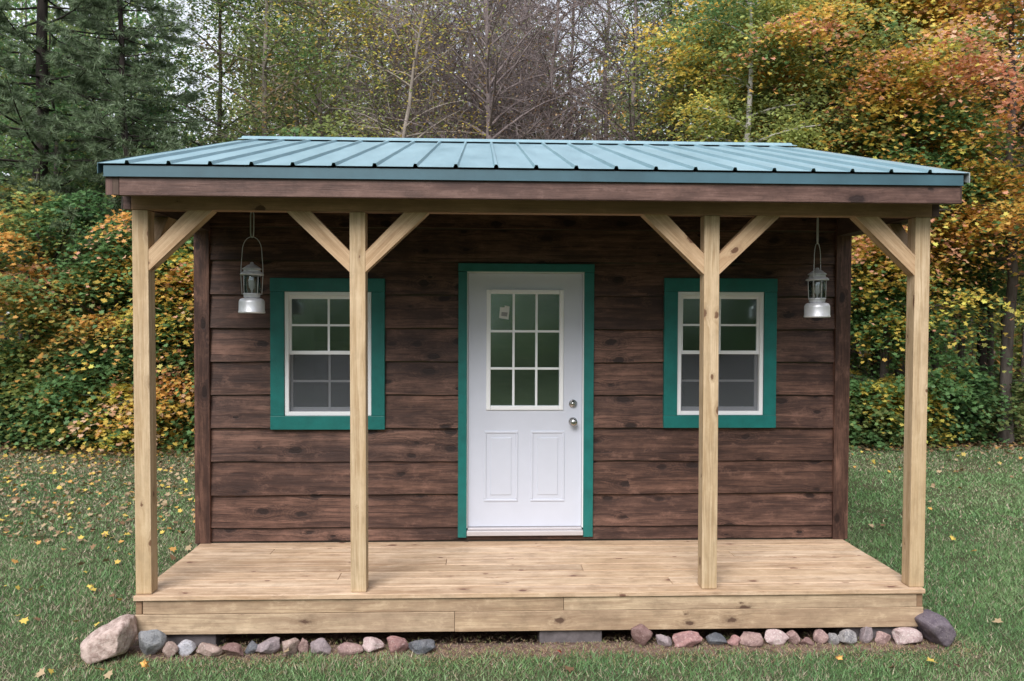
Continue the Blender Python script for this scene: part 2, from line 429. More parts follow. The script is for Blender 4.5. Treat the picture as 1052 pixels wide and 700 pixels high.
# ------------------------------------------------- numpy foliage primitives
def fast_mesh(name, V, k, cols=None):
    """V: (n*k,3) vertices, polygons of k consecutive vertices, cols per polygon"""
    n = len(V) // k
    me = bpy.data.meshes.new(name)
    me.vertices.add(n * k); me.vertices.foreach_set('co', V.astype(np.float32).ravel())
    me.loops.add(n * k); me.loops.foreach_set('vertex_index', np.arange(n * k, dtype=np.int32))
    me.polygons.add(n); me.polygons.foreach_set('loop_start', np.arange(0, n * k, k, dtype=np.int32))
    if cols is not None:
        a = me.attributes.new('leafcol', 'FLOAT_COLOR', 'POINT')
        c = np.ones((n, k, 4), np.float32); c[:, :, :3] = cols[:, None, :]
        a.data.foreach_set('color', c.ravel())
    me.update(calc_edges=True)
    return me

MAPLE = np.array([(0, -.5), (.17, -.28), (.5, -.2), (.33, .02), (.42, .3), (.15, .22), (0, .55), (-.15, .22), (-.42, .3), (-.33, .02), (-.5, -.2), (-.17, -.28)])
OVAL = np.array([(0, -.5), (.24, -.22), (.27, .08), (0, .5), (-.27, .08), (-.24, -.22)])
RHOMB = np.array([(0, -.5), (.3, 0), (0, .5), (-.3, 0)])

def leaves(rng, C, size, templ, tilt=.6, droop=.2):
    """leaf polygons at centres C"""
    n = len(C)
    nrm = np.stack([rng.normal(0, tilt, n), rng.normal(0, tilt, n), np.ones(n)], 1)
    nrm[:, 1] -= droop
    nrm /= np.linalg.norm(nrm, axis=1)[:, None]
    a = rng.uniform(0, 2 * np.pi, n)
    t = np.stack([np.cos(a), np.sin(a), np.zeros(n)], 1)
    u = t - nrm * np.sum(t * nrm, 1)[:, None]; u /= np.linalg.norm(u, axis=1)[:, None]
    v = np.cross(nrm, u)
    s = size * rng.uniform(.65, 1.3, n)
    fold = (np.abs(templ[:, 0]) * .35)[None, :, None] * nrm[:, None, :]
    P = C[:, None, :] + s[:, None, None] * (templ[None, :, 0, None] * u[:, None, :] + templ[None, :, 1, None] * v[:, None, :] + fold)
    return P.reshape(-1, 3)

def tubes(P, Rr, sides):
    """batch of tubes: P (n,k,3) Rr (n,k) -> V,F(quads)"""
    n, k, _ = P.shape
    D = np.empty_like(P); D[:, 1:-1] = P[:, 2:] - P[:, :-2]; D[:, 0] = P[:, 1] - P[:, 0]; D[:, -1] = P[:, -1] - P[:, -2]
    D /= np.linalg.norm(D, axis=2)[:, :, None] + 1e-9
    ref = np.where(np.abs(D[:, :1, 2:3]) > .9, np.array([1., 0, 0]), np.array([0., 0, 1.]))
    ref = np.broadcast_to(ref, D.shape)
    A = np.cross(D, ref); A /= np.linalg.norm(A, axis=2)[:, :, None] + 1e-9
    B = np.cross(D, A)
    th = np.arange(sides) * 2 * np.pi / sides
    V = P[:, :, None, :] + Rr[:, :, None, None] * (A[:, :, None, :] * np.cos(th)[None, None, :, None] + B[:, :, None, :] * np.sin(th)[None, None, :, None])
    idx = np.arange(n * k * sides).reshape(n, k, sides)
    a = idx[:, :-1, :]; b = idx[:, 1:, :]
    a2 = np.roll(a, -1, 2); b2 = np.roll(b, -1, 2)
    F = np.stack([a, a2, b2, b], 3).reshape(-1, 4)
    return V.reshape(-1, 3), F

def join_tubes(name, parts):
    Vs, Fs, o = [], [], 0
    for V, F in parts:
        Vs.append(V); Fs.append(F + o); o += len(V)
    V = np.concatenate(Vs); F = np.concatenate(Fs)
    me = bpy.data.meshes.new(name)
    me.vertices.add(len(V)); me.vertices.foreach_set('co', V.astype(np.float32).ravel())
    me.loops.add(len(F) * 4); me.loops.foreach_set('vertex_index', F.astype(np.int32).ravel())
    me.polygons.add(len(F)); me.polygons.foreach_set('loop_start', np.arange(0, len(F) * 4, 4, dtype=np.int32))
    me.polygons.foreach_set('use_smooth', np.ones(len(F), bool))
    me.update(calc_edges=True)
    return me

# leaf colours (albedo)
GR = np.array((.145, .275, .105)); DG = np.array((.075, .165, .070)); OL = np.array((.23, .28, .10))
YG = np.array((.34, .40, .125)); YE = np.array((.82, .60, .13)); OR = np.array((.86, .46, .13)); SA = np.array((.86, .42, .28)); BR = np.array((.24, .14, .075))
RD = np.array((.42, .09, .06)); GY = np.array((.33, .28, .27)); TAN = np.array((.38, .28, .17))

def pick(rng, t, stops):
    """t in 0..1 -> colour through a list of stops"""
    t = np.clip(t, 0, .9999) * (len(stops) - 1)
    i = t.astype(int); f = np.clip((t - i - .36) / .28, 0, 1)[:, None]
    S = np.array(stops)
    return S[i] * (1 - f) + S[i + 1] * f

def grow(seed, H, r0, cb, Rc, nl, ns, nt_, lean=(0, 0), wob=.12, up=.5, fork=0, prof='round', twig=.5):
    """branch skeleton. returns trunk/limb/sub/twig polylines in local space"""
    rng = np.random.default_rng(seed)
    k = max(8, int(H / .8))
    s = np.linspace(0, 1, k)
    w = np.cumsum(rng.normal(0, wob, (k, 2)), 0) * (H / k) * .5; w -= w[0]
    T = np.stack([w[:, 0] + lean[0] * s * H, w[:, 1] + lean[1] * s * H, s * H], 1)
    Tr = r0 * (1 - s) ** .8 + .012
    Tr[0] *= 1.35
    hs = np.sort(rng.uniform(cb, .97, nl))
    base = np.stack([np.interp(hs, s, T[:, i]) for i in range(3)], 1)
    q = (hs - cb) / (1 - cb)
    if prof == 'round': ln = Rc * np.sqrt(np.clip(1 - (q * 1.15 - .25) ** 2, .08, 1))
    elif prof == 'cone': ln = Rc * (1 - q * .85)
    else: ln = Rc * (1 - .5 * q)
    ln = ln * rng.uniform(.6, 1.15, nl)
    az = np.arange(nl) * 2.4 + rng.uniform(-.5, .5, nl)
    el = rng.uniform(up - .25, up + .3, nl)
    kk = 6; t = np.linspace(0, 1, kk)
    d = np.stack([np.cos(az) * np.cos(el), np.sin(az) * np.cos(el), np.sin(el)], 1)
    side = rng.normal(0, .12, (nl, 2))
    LB = base[:, None, :] + d[:, None, :] * (ln[:, None] * t[None])[:, :, None]
    LB[:, :, 2] += (ln[:, None] * (-.22) * (t ** 2)[None])
    LB[:, :, 0] += side[:, :1] * ln[:, None] * (t ** 2)[None]; LB[:, :, 1] += side[:, 1:] * ln[:, None] * (t ** 2)[None]
    lr = np.interp(hs, s, Tr) * .5
    LR = lr[:, None] * (1 - .85 * t)[None] + .004
    # sub-branches
    n2 = nl * ns
    li = np.repeat(np.arange(nl), ns); lt = rng.uniform(.15, 1, n2)
    def along(PL, i, u):
        x = u * (PL.shape[1] - 1); a = np.minimum(x.astype(int), PL.shape[1] - 2); f = (x - a)[:, None]
        return PL[i, a] * (1 - f) + PL[i, a + 1] * f
    b2 = along(LB, li, lt)
    az2 = az[li] + rng.choice([-1, 1], n2) * rng.uniform(.4, 1.3, n2)
    el2 = rng.normal(up * .4, .3, n2)
    l2 = ln[li] * rng.uniform(.22, .5, n2)
    d2 = np.stack([np.cos(az2) * np.cos(el2), np.sin(az2) * np.cos(el2), np.sin(el2)], 1)
    t2 = np.linspace(0, 1, 4)
    SB = b2[:, None, :] + d2[:, None, :] * (l2[:, None] * t2[None])[:, :, None]
    SB[:, :, 2] -= l2[:, None] * .15 * (t2 ** 2)[None]
    SR = (.009 * (1 - .75 * t2))[None] * np.ones((n2, 1)) * (r0 / .1) ** .5
    # twigs
    n3 = n2 * nt_
    if nt_:
        si = np.repeat(np.arange(n2), nt_); st = rng.uniform(.2, 1, n3)
        b3 = along(SB, si, st)
        az3 = az2[si] + rng.normal(0, .9, n3); el3 = rng.normal(up * .7, .5, n3)
        l3 = twig * rng.uniform(.4, 1.1, n3)
        d3 = np.stack([np.cos(az3) * np.cos(el3), np.sin(az3) * np.cos(el3), np.sin(el3)], 1)
        t3 = np.linspace(0, 1, 3)
        TB = b3[:, None, :] + d3[:, None, :] * (l3[:, None] * t3[None])[:, :, None]
        TB[:, 1] += rng.normal(0, .03, (n3, 3))
        TR = (.0060 * (1 - .6 * t3))[None] * np.ones((n3, 1))
    else:
        TB = np.zeros((0, 3, 3)); TR = np.zeros((0, 3))
    return rng, (T[None], Tr[None]), (LB, LR), (SB, SR), (TB, TR), (li, lt)

def bell(v):  # smooth pseudo noise over 3-D points for colour drift
    a = np.sin(v[:, 0] * 3.1 + 1.3 * np.sin(v[:, 2] * 2.3)) * np.cos(v[:, 1] * 2.7 + v[:, 2] * 1.9)
    b = np.sin(v[:, 0] * 1.3 + v[:, 2] * 2.1 + 2 * np.sin(v[:, 1] * 1.1))
    return np.clip(.5 + .36 * a + .26 * b, 0, 1)

def tree(name, label, cat, x, y, seed, H=9, r0=.1, cb=.25, Rc=2.2, nl=26, ns=7, nt_=0, sprays=420, per=42, leaf=.085, templ=MAPLE,
         stops=(GR, OL, YG, YE), bias=0.0, flat=.28, sp=.26, lean=(0, 0), up=.45, mat='bark', prof='round', leafmat='leaf', tilt=.55,
         group='trees of the autumn forest', twig=.5, tipbias=.35, wob=.12, zmin=-9, pn='crown'):
    if templ is MAPLE:      # tiers of flat sprays with gaps between them
        sprays = int(sprays * .56); per = int(per * 2.5); leaf *= .90; sp *= 1.3; flat *= .42; tilt *= .85
    rng, T, LB, SB, TB, _ = grow(seed, H, r0, cb, Rc, nl, ns, nt_, lean, wob, up, prof=prof, twig=twig)
    root = empty(name, (x, y, float(ground_z(x, y)) - .04))
    tag(root, label, cat, group)
    parts = [tubes(*T, 9), tubes(*LB, 5), tubes(*SB, 3)]
    if len(TB[0]): parts.append(tubes(*TB, 3))
    link('trunk' if pn == 'crown' else 'stem', join_tubes('trunk', parts), M[mat], root)
    # sprays of leaves out on the twigs
    n2 = len(SB[0])
    i = rng.integers(0, n2, sprays); u = rng.uniform(.3, 1.05, sprays)
    xx = np.clip(u, 0, .999) * 3; a = xx.astype(int); f = (xx - a)[:, None]
    C = SB[0][i, a] * (1 - f) + SB[0][i, a + 1] * f
    C = C + rng.normal(0, .08, (sprays, 3))
    keep = C[:, 2] > max(.15, zmin); C = C[keep]; sprays = len(C)
    rad = np.linalg.norm(C[:, :2], axis=1) / (Rc + .01)
    tcol = .72 * bell(C + seed) + .22 * rng.random(sprays) + tipbias * np.clip(rad, 0, 1.1) * .4 + bias - .09
    tcol = np.clip(tcol, 0, 1) if templ is not MAPLE else np.clip(tcol + rng.normal(0, .05, sprays), 0, 1)
    cnt = np.maximum(6, (per * rng.uniform(.35, 1.65, sprays)).astype(int))
    vb = rng.uniform(.75, 1.25, sprays)
    ci = np.repeat(np.arange(sprays), cnt); n = len(ci)
    rr = sp * rng.uniform(.6, 1.4, sprays)
    off = rng.normal(0, 1, (n, 3)) * np.array([1, 1, flat]) * rr[ci][:, None]
    off[:, 2] -= .35 * (off[:, 0] ** 2 + off[:, 1] ** 2) / rr[ci]          # sprays droop at the rim
    P = C[ci] + off
    P[:, 2] = np.maximum(P[:, 2], .03)
    t = tcol[ci] + rng.normal(0, .06, n)
    cols = pick(rng, t, stops) * (rng.uniform(.84, 1.16, n) * vb[ci])[:, None]
    V = leaves(rng, P, leaf, templ, tilt)
    link(pn, fast_mesh(pn, V, len(templ), np.clip(cols, 0, .8)), M[leafmat], root)
    return root

def pine(name, label, x, y, seed, H=14, r0=.16, cb=.2, Rc=3.2, whorls=26, tufts=5200, lean=(0, 0), cat='pine tree'):
    rng = np.random.default_rng(seed)
    root = empty(name, (x, y, float(ground_z(x, y)) - .04)); tag(root, label, cat, 'pines at the forest edge')
    k = 14; s = np.linspace(0, 1, k)
    w = np.cumsum(rng.normal(0, .05, (k, 2)), 0); w -= w[0]
    T = np.stack([w[:, 0] + lean[0] * s * H, w[:, 1] + lean[1] * s * H, s * H], 1)
    Tr = r0 * (1 - s) ** .9 + .012
    nb = whorls * 5
    hs = np.repeat(np.linspace(cb, .98, whorls), 5) + rng.normal(0, .006, nb)
    q = (hs - cb) / (1 - cb)
    ln = Rc * (1 - q * .8) * rng.uniform(.55, 1.15, nb)
    az = np.tile(np.arange(5) * 2 * np.pi / 5, whorls) + np.repeat(rng.uniform(0, 6, whorls), 5) + rng.normal(0, .2, nb)
    base = np.stack([np.interp(hs, s, T[:, i]) for i in range(3)], 1)
    t = np.linspace(0, 1, 7)
    el = rng.uniform(-.05, .25, nb)
    d = np.stack([np.cos(az) * np.cos(el), np.sin(az) * np.cos(el), np.sin(el)], 1)
    B = base[:, None] + d[:, None] * (ln[:, None] * t)[:, :, None]
    B[:, :, 2] += ln[:, None] * (-.25 * t + .28 * t ** 2)[None]
    BR_ = (.18 * np.interp(hs, s, Tr) + .006)[:, None] * (1 - .85 * t)[None]
    ns = 10; n2 = nb * ns
    bi = np.repeat(np.arange(nb), ns); bt = rng.uniform(.2, 1, n2)
    xx = bt * 6; a = np.minimum(xx.astype(int), 5); f = (xx - a)[:, None]
    b2 = B[bi, a] * (1 - f) + B[bi, a + 1] * f
    az2 = az[bi] + rng.choice([-1, 1], n2) * rng.uniform(.3, 1.1, n2)
    l2 = ln[bi] * rng.uniform(.15, .38, n2) * (1.25 - bt)
    d2 = np.stack([np.cos(az2), np.sin(az2), rng.normal(.1, .15, n2)], 1)
    t2 = np.linspace(0, 1, 3)
    S = b2[:, None] + d2[:, None] * (l2[:, None] * t2)[:, :, None]
    S[:, :, 2] -= (l2[:, None] * .12 * t2 ** 2)
    SR = np.ones((n2, 1)) * (.006 * (1 - .6 * t2))[None]
    link('trunk', join_tubes('trunk', [tubes(T[None], Tr[None], 9), tubes(B, BR_, 5), tubes(S, SR, 3)]), M['barkdark'], root)
    i = rng.integers(0, n2, tufts); u = rng.uniform(.1, 1, tufts)[:, None]
    C = S[i, 0] * (1 - u) + S[i, 2] * u
    dd = d2[i] / np.linalg.norm(d2[i], axis=1)[:, None]
    m = 26; n = tufts * m; ci = np.repeat(np.arange(tufts), m)
    nd = dd[ci] * 1.0 + rng.normal(0, .75, (n, 3)); nd[:, 2] -= .05; nd /= np.linalg.norm(nd, axis=1)[:, None]
    Ln = .13 * rng.uniform(.7, 1.25, n)
    st = C[ci] + dd[ci] * rng.uniform(-.06, .06, n)[:, None]
    sd = np.cross(nd, rng.normal(0, 1, (n, 3))); sd /= np.linalg.norm(sd, axis=1)[:, None] + 1e-9
    wdt = .0048
    V = np.stack([st - sd * wdt, st + sd * wdt, st + nd * Ln[:, None]], 1).reshape(-1, 3)
    tc = (rng.uniform(.6, 1.35, tufts))[ci] * rng.uniform(.8, 1.2, n)
    cols = np.array((.165, .225, .125))[None] * tc[:, None]
    link('crown', fast_mesh('crown', V, 3, cols), M['needle'], root)
    return root

# camera position of the photograph (used only to convert its columns to world x)
CX, CY, CZ = -.3515, -4.8757, 2.0382
def wx(u, y): return CX + math.tan(math.atan((u - 526) / 800) + .0384) * (y - CY)

exec_trees = True
SP4 = (GR, GR, OL, YG, YE, OR)
# ------------------------------------------------------------------- trees
# left: pines and saplings
pine('white_pine', 'dark pine with long level boughs at the left end of the forest edge', wx(38, 9.4), 9.4, 11, H=13, Rc=3.3, cb=.24, tufts=12000, whorls=22)
pine('white_pine', 'dark pine with a slanting trunk left of the cabin roof', wx(150, 8.6), 8.6, 12, H=11, Rc=1.7, cb=.42, r0=.075, tufts=3600, lean=(-.06, 0))
pine('white_pine', 'dark pine behind the slender leaning one, farthest back of the pines', wx(-95, 12.5), 12.5, 13, H=15, Rc=2.8, cb=.12, tufts=5000)
FR = 'maples and saplings along the lawn edge'
# name, label, cat, u, y, seed, options
EDGE = [
 ('maple_tree', 'young maple with salmon red leaves low in the dark gap at the left', 'maple tree', 45, 8.4, 21, dict(H=4.6, r0=.05, cb=.15, Rc=1.5, nl=20, sprays=300, stops=(GR, GR, YG, OR, SA), bias=.06)),
 ('maple_tree', 'green maple sapling with yellow lower sprays, just left of the first porch post', 'maple tree', 118, 8.3, 22, dict(H=4.4, r0=.045, cb=.08, Rc=1.4, nl=22, sprays=330, stops=(DG, GR, GR, OL, OR, SA), bias=-.02)),
 ('maple_tree', 'bushy maple with orange and yellow sprays seen between the left post and the cabin wall', 'maple tree', 196, 8.2, 23, dict(H=4.2, r0=.05, cb=.05, Rc=1.4, nl=24, sprays=400, stops=(DG, GR, GR, YE, OR, SA), bias=.05)),
 ('maple_tree', 'leafy green maple hidden mostly behind the left end of the cabin', 'maple tree', 300, 9.0, 24, dict(H=5.5, r0=.06, cb=.2, Rc=1.7, nl=24, sprays=330, stops=(DG, GR, OL, YG, YE))),
 ('maple_tree', 'orange topped maple right of the cabin corner with tiers of yellow sprays', 'maple tree', 905, 8.3, 31, dict(H=6.6, r0=.07, cb=.08, Rc=1.6, nl=38, ns=8, sprays=680, stops=(DG, GR, GR, YE, OR, SA), bias=.04)),
 ('maple_tree', 'tall maple with orange and red upper boughs at the right end of the lawn', 'maple tree', 1035, 8.0, 32, dict(H=9.5, r0=.09, cb=.30, Rc=2.9, nl=44, ns=9, sprays=900, stops=(GR, GR, YE, OR, SA, SA), bias=.16, up=.3, zmin=2.3)),
 ('maple_tree', 'orange and gold maple standing over the right end of the roof', 'maple tree', 925, 9.6, 33, dict(H=9.0, r0=.09, cb=.35, Rc=2.6, nl=40, ns=9, sprays=900, stops=(GR, GR, YG, YE, OR, SA), bias=.10, up=.3, zmin=2.4)),
 ('maple_tree', 'green maple with yellow tips above the right half of the roof', 'maple tree', 835, 9.4, 34, dict(H=8.8, r0=.09, cb=.3, Rc=2.4, nl=40, ns=9, sprays=880, stops=(GR, GR, OL, YG, YE, OR, SA), bias=.10, up=.3)),
 ('maple_tree', 'yellowing maple around the pale birch trunk above the roof', 'maple tree', 745, 10.4, 35, dict(H=9.0, r0=.08, cb=.35, Rc=2.3, nl=36, ns=8, sprays=820, stops=(GR, OL, YG, YE, OR), bias=.02, up=.35)),
 ('maple_tree', 'dark green maple sapling in the shaded gap right of the last porch post', 'maple tree', 985, 10.6, 36, dict(H=5.4, r0=.05, cb=.45, Rc=1.7, nl=22, sprays=330, stops=(DG, GR, GR, YG, YE))),
]
for nm, lb, ct, u, y, sd, kw in EDGE:
    tree(nm, lb, ct, wx(u, y), y, sd, group=FR, **kw)

SHRUBS = [
 ('yellow leaved shrub at the far left foot of the forest', 5, 8.3, (DG, GR, OL, YE, OR)),
 ('orange tinted shrub second from the left along the lawn edge', 62, 8.0, (DG, GR, YG, OR, SA)),
 ('yellow and orange shrub left of the first porch post at the lawn edge', 112, 8.1, (DG, GR, OL, YE, SA)),
 ('golden shrub behind the first porch post', 160, 7.9, (DG, GR, OL, YE, OR)),
 ('orange and green shrub beside the left corner of the cabin', 203, 7.8, (DG, GR, GR, OR, SA)),
 ('low green shrub out behind the cabin wall', 262, 8.0, (GR, OL, YG, YE)),
 ('yellow shrub beside the right corner of the cabin', 884, 8.0, (GR, GR, OL, YE, OR)),
 ('brownish orange shrub left of the last porch post', 918, 8.2, (DG, GR, OL, YE, BR)),
 ('olive shrub right of the last porch post under the maple tiers', 972, 8.5, (DG, GR, OL, YG, BR)),
 ('sparse tan leaved shrub at the right end of the lawn edge', 1030, 8.4, (DG, OL, OL, BR, OR)),
]
for k, (lb, u, y, st) in enumerate(SHRUBS):
    right = u > 800
    tree('shrub', lb, 'shrub', wx(u, y), y, 60 + k, H=1.15 if right else 1.6, r0=.022, cb=.05, Rc=.75, nl=18, ns=5, sprays=75 if right else 115, per=40, leaf=.085,
         stops=st, sp=.19, up=.6, group='shrubs along the lawn edge', pn='foliage', bias=.03 if not right else -.02)

MG = 'taller trees standing in the forest'
MID = [
 ('birch_tree', 'thin yellow green birch behind the dark pine at the upper left', 'birch tree', 232, 12.5, 41, dict(H=11, r0=.07, cb=.3, Rc=2.2, nl=40, sprays=520, per=32, leaf=.08, templ=OVAL, stops=(DG, GR, OL, OL, YE), mat='bark', sp=.3, flat=.7, nt_=1)),
 ('birch_tree', 'pale stemmed birch left of the ridge with a sparse yellow crown', 'birch tree', 272, 11.2, 42, dict(H=11, r0=.075, cb=.38, Rc=1.9, nl=34, sprays=380, per=26, leaf=.08, templ=OVAL, stops=(GR, OL, OL, TAN, OR), mat='barkpale', sp=.3, flat=.7, nt_=2)),
 ('birch_tree', 'slim pale stemmed birch with golden crown over the left ridge end', 'birch tree', 338, 12.0, 43, dict(H=12, r0=.075, cb=.35, Rc=2.1, nl=38, sprays=460, per=26, leaf=.08, templ=OVAL, stops=(GR, OL, YG, YE, TAN), mat='barkpale', sp=.3, flat=.7, nt_=2)),
 ('aspen_tree', 'leaning pale trunked aspen behind the left part of the roof', 'aspen tree', 362, 10.6, 44, dict(H=9, r0=.07, cb=.5, Rc=1.9, nl=26, sprays=260, per=18, leaf=.065, templ=OVAL, stops=(OL, YG, YE, BR), mat='barkpale', sp=.4, flat=.7, lean=(.16, 0), nt_=2)),
 ('bare_tree', 'grey twiggy tree with few brown leaves left of the roof centre', 'bare tree', 432, 12.6, 45, dict(H=11, r0=.09, cb=.25, Rc=2.6, nl=44, ns=9, nt_=7, sprays=420, per=11, leaf=.06, templ=OVAL, stops=(GY, BR, TAN, YE), mat='twiggy', sp=.5, flat=.9, up=.75)),
 ('bare_tree', 'dark forked bare tree rising over the middle of the roof', 'bare tree', 512, 11.4, 46, dict(H=11, r0=.085, cb=.28, Rc=2.5, nl=44, ns=9, nt_=7, sprays=330, per=10, leaf=.055, templ=OVAL, stops=(GY, BR, TAN, OR), mat='twiggy', sp=.5, flat=.9, up=.8, lean=(-.02, 0))),
 ('bare_tree', 'tall leafless tree leaning left of the bright sky gap', 'bare tree', 552, 13.4, 47, dict(H=12, r0=.08, cb=.25, Rc=2.4, nl=40, ns=9, nt_=7, sprays=260, per=10, leaf=.055, templ=OVAL, stops=(GY, BR, TAN), mat='twiggy', sp=.5, flat=.9, up=.8, lean=(.04, 0))),
 ('bare_tree', 'grey twiggy tree right of the bright sky gap', 'bare tree', 648, 12.2, 48, dict(H=11, r0=.085, cb=.25, Rc=2.3, nl=42, ns=9, nt_=7, sprays=420, per=14, leaf=.06, templ=OVAL, stops=(GY, OL, BR, YG), mat='twiggy', sp=.5, flat=.9, up=.75)),
 ('birch_tree', 'white barked birch trunk above the right half of the roof', 'birch tree', 757, 8.2, 49, dict(H=8.0, r0=.085, cb=.6, Rc=1.1, nl=14, sprays=420, per=30, leaf=.075, templ=OVAL, stops=(GR, OL, YG, YE), mat='birch', sp=.3, flat=.5)),
 ('aspen_tree', 'greyish green aspen left of the yellowing maple above the roof', 'aspen tree', 690, 12.5, 50, dict(H=11, r0=.08, cb=.25, Rc=2.1, nl=38, sprays=900, per=22, leaf=.065, templ=OVAL, stops=(GR, OL, GY, YG), mat='bark', sp=.42, flat=.8, nt_=3)),
 ('oak_tree', 'tall mixed green and gold oak behind the maples at the upper right corner', 'oak tree', 1010, 13.6, 51, dict(H=12, r0=.12, cb=.22, Rc=3.0, nl=44, sprays=1000, per=26, leaf=.09, templ=OVAL, stops=(GR, GR, YG, YE, OR), mat='barkdark', sp=.38, flat=.6)),
 ('oak_tree', 'dark green oak deep behind the right post', 'oak tree', 900, 14.2, 52, dict(H=12, r0=.11, cb=.2, Rc=2.9, nl=44, sprays=1000, per=26, leaf=.09, templ=OVAL, stops=(DG, GR, GR, OL, YG), mat='barkdark', sp=.45, flat=.6)),
 ('oak_tree', 'dark green oak behind the saplings at the left', 'oak tree', 95, 12.8, 53, dict(H=6.5, r0=.1, cb=.1, Rc=2.6, nl=42, sprays=900, per=26, leaf=.09, templ=OVAL, stops=(DG, GR, GR, OL), mat='barkdark', sp=.45, flat=.6)),
 ('oak_tree', 'olive crowned oak far behind the left porch post', 'oak tree', 165, 15.0, 54, dict(H=7.5, r0=.1, cb=.15, Rc=2.8, nl=40, sprays=800, per=24, leaf=.09, templ=OVAL, stops=(DG, GR, OL, YG), mat='barkdark', sp=.45, flat=.6)),
 ('aspen_tree', 'tall golden aspen behind the birches over the left roof end', 'aspen tree', 300, 16.0, 55, dict(H=14, r0=.1, cb=.25, Rc=2.7, nl=44, sprays=620, per=28, leaf=.09, templ=OVAL, stops=(GR, GR, OL, YG, TAN), mat='barkpale', sp=.38, flat=.8, nt_=2)),
 ('maple_tree', 'tall green and orange maple behind the right roof slope', 'maple tree', 800, 14.0, 56, dict(H=12, r0=.1, cb=.2, Rc=2.8, nl=44, sprays=1100, per=26, leaf=.09, templ=OVAL, stops=(GR, OL, YG, YE, OR), mat='bark', sp=.45, flat=.5)),
]
for u, y, sd, lb in ((455, 15.5, 141, 'grey bare tree farther back, left of the dark forked one'), (405, 14.5, 142, 'grey bare tree behind the leaning pale aspen'), (600, 15.8, 143, 'thin bare tree standing in the bright sky gap'),
                     (535, 16.5, 144, 'faint grey bare tree behind the roof centre, farthest of the bare trees'), (625, 14.2, 145, 'grey bare tree just right of the bright sky gap'), (488, 13.8, 146, 'grey bare tree directly behind the dark forked one')):
    MID.append(('bare_tree', lb, 'bare tree', u, y, sd, dict(H=13, r0=.08, cb=.2, Rc=2.5, nl=40, ns=9, nt_=9, sprays=260, per=10, leaf=.06, templ=OVAL, stops=(GY, GY, BR, TAN), mat='twiggy', sp=.5, flat=.9, up=.75)))
for nm, lb, ct, u, y, sd, kw in MID:
    kw.setdefault('up', .55)
    tree(nm, lb, ct, wx(u, y), y, sd, group=MG, **kw)

# slim dark trunks that stand in the shade on the right, each its own tree
TR = [(965, 9.6, 'slim dark trunk nearest the last porch post'), (992, 11.5, 'slim dark trunk second from the last porch post'), (1012, 10.2, 'slightly leaning dark trunk in the right shade gap'),
      (1040, 12.0, 'dark trunk at the right end of the shade gap'), (930, 12.0, 'dark trunk seen left of the last porch post'), (150, 10.4, 'dark trunk behind the first porch post'),
      (72, 9.9, 'thin dark trunk among the left saplings'), (20, 11.6, 'dark trunk at the far left under the pine')]
for k, (u, y, lb) in enumerate(TR):
    tree('young_tree', lb, 'young tree', wx(u, y), y, 80 + k, H=7.5, r0=.055, cb=.45, Rc=1.5, nl=18, ns=5, sprays=200, per=26, leaf=.085, templ=OVAL,
         stops=(DG, GR, OL, YG), mat='bark', sp=.35, group='slim trunks in the forest shade', lean=(random.uniform(-.06, .06), 0))

# the wood beyond, which nobody could count: one object
def far_woods():
    rng = np.random.default_rng(99)
    Vs, cs, tb = [], [], []
    for k in range(350):
        back = 190 <= k < 250; flank = k >= 250
        if back:      # the same wood closes the clearing behind the viewer
            y = rng.uniform(-34, -22); x = rng.uniform(-30, 30)
            H = rng.uniform(8, 12); u = 100; r = rng.uniform(2.4, 3.6)
        elif flank:    # and both flanks of the lawn
            sd = 1 if k % 2 else -1; y = rng.uniform(-20, 26); x = sd * rng.uniform(15 + .25 * max(0, y), 27 + .3 * max(0, y))
            H = rng.uniform(8, 13); u = 100 if sd < 0 else 900; r = rng.uniform(2.3, 3.4)
        else:
            y = rng.uniform(17, 40); x = rng.uniform(-.85, .95) * (y + 6)
            u = 495 + (x - CX) / (y - CY) * 800
            H = (y - CY) * .46 * rng.uniform(.72, 1.12)
            gap = math.exp(-((u - 592) / 38) ** 2) + math.exp(-((u - 205) / 55) ** 2) * .9
            if gap > .45: H *= .5
            r = rng.uniform(1.8, 3.2)
        mid = math.exp(-((u - 500) / 150) ** 2)
        tb.append((x, y, H, rng.uniform(.06, .13), rng.normal(0, .03)))
        n = (2300 if mid < .45 else 3000) if not (back or flank) else 1300; m = n // 14
        q = rng.uniform(0.04, 1, m)
        rr = r * np.sqrt(np.clip(1 - (q * 1.2 - .25) ** 2, .05, 1)) * rng.uniform(.2, 1, m) ** .5
        a = rng.uniform(0, 2 * np.pi, m)
        C = np.stack([x + rr * np.cos(a), y + rr * np.sin(a), q * H], 1)
        ci = np.repeat(np.arange(m), 14)
        P = C[ci] + rng.normal(0, 1, (len(ci), 3)) * np.array([.4, .4, .25])
        if mid > .45: st = (GY, GY, GY * .8, OL, GY)
        elif u < 200: st = (DG, GR, OL, YG)
        elif u < 420: st = (GR, OL, OL, YG, TAN)
        else: st = (GR, OL, YG, OR)
        cc = pick(rng, (rng.random(m) * .8 + .1)[ci] + rng.normal(0, .1, len(ci)), st) * rng.uniform(.7, 1.2, len(ci))[:, None]
        Vs.append(leaves(rng, P, .36 if back else .28 if flank else .17 + .004 * (y - 17), RHOMB, .9)); cs.append(cc)
    me = fast_mesh('far_woods', np.concatenate(Vs), 4, np.concatenate(cs))
    o = link('far_woods', me, M['leaf'])
    tag(o, 'autumn forest fading out behind the nearer trees', 'forest', kind='stuff')
    T = np.array([[[x + l * H * s, y, H * s] for s in (0, .3, .6, 1)] for x, y, H, r, l in tb])
    Rr = np.array([[r, r * .8, r * .5, .02] for x, y, H, r, l in tb])
    t = link('far_trunks', join_tubes('far_trunks', [tubes(T, Rr, 6)]), M['bark'], o)
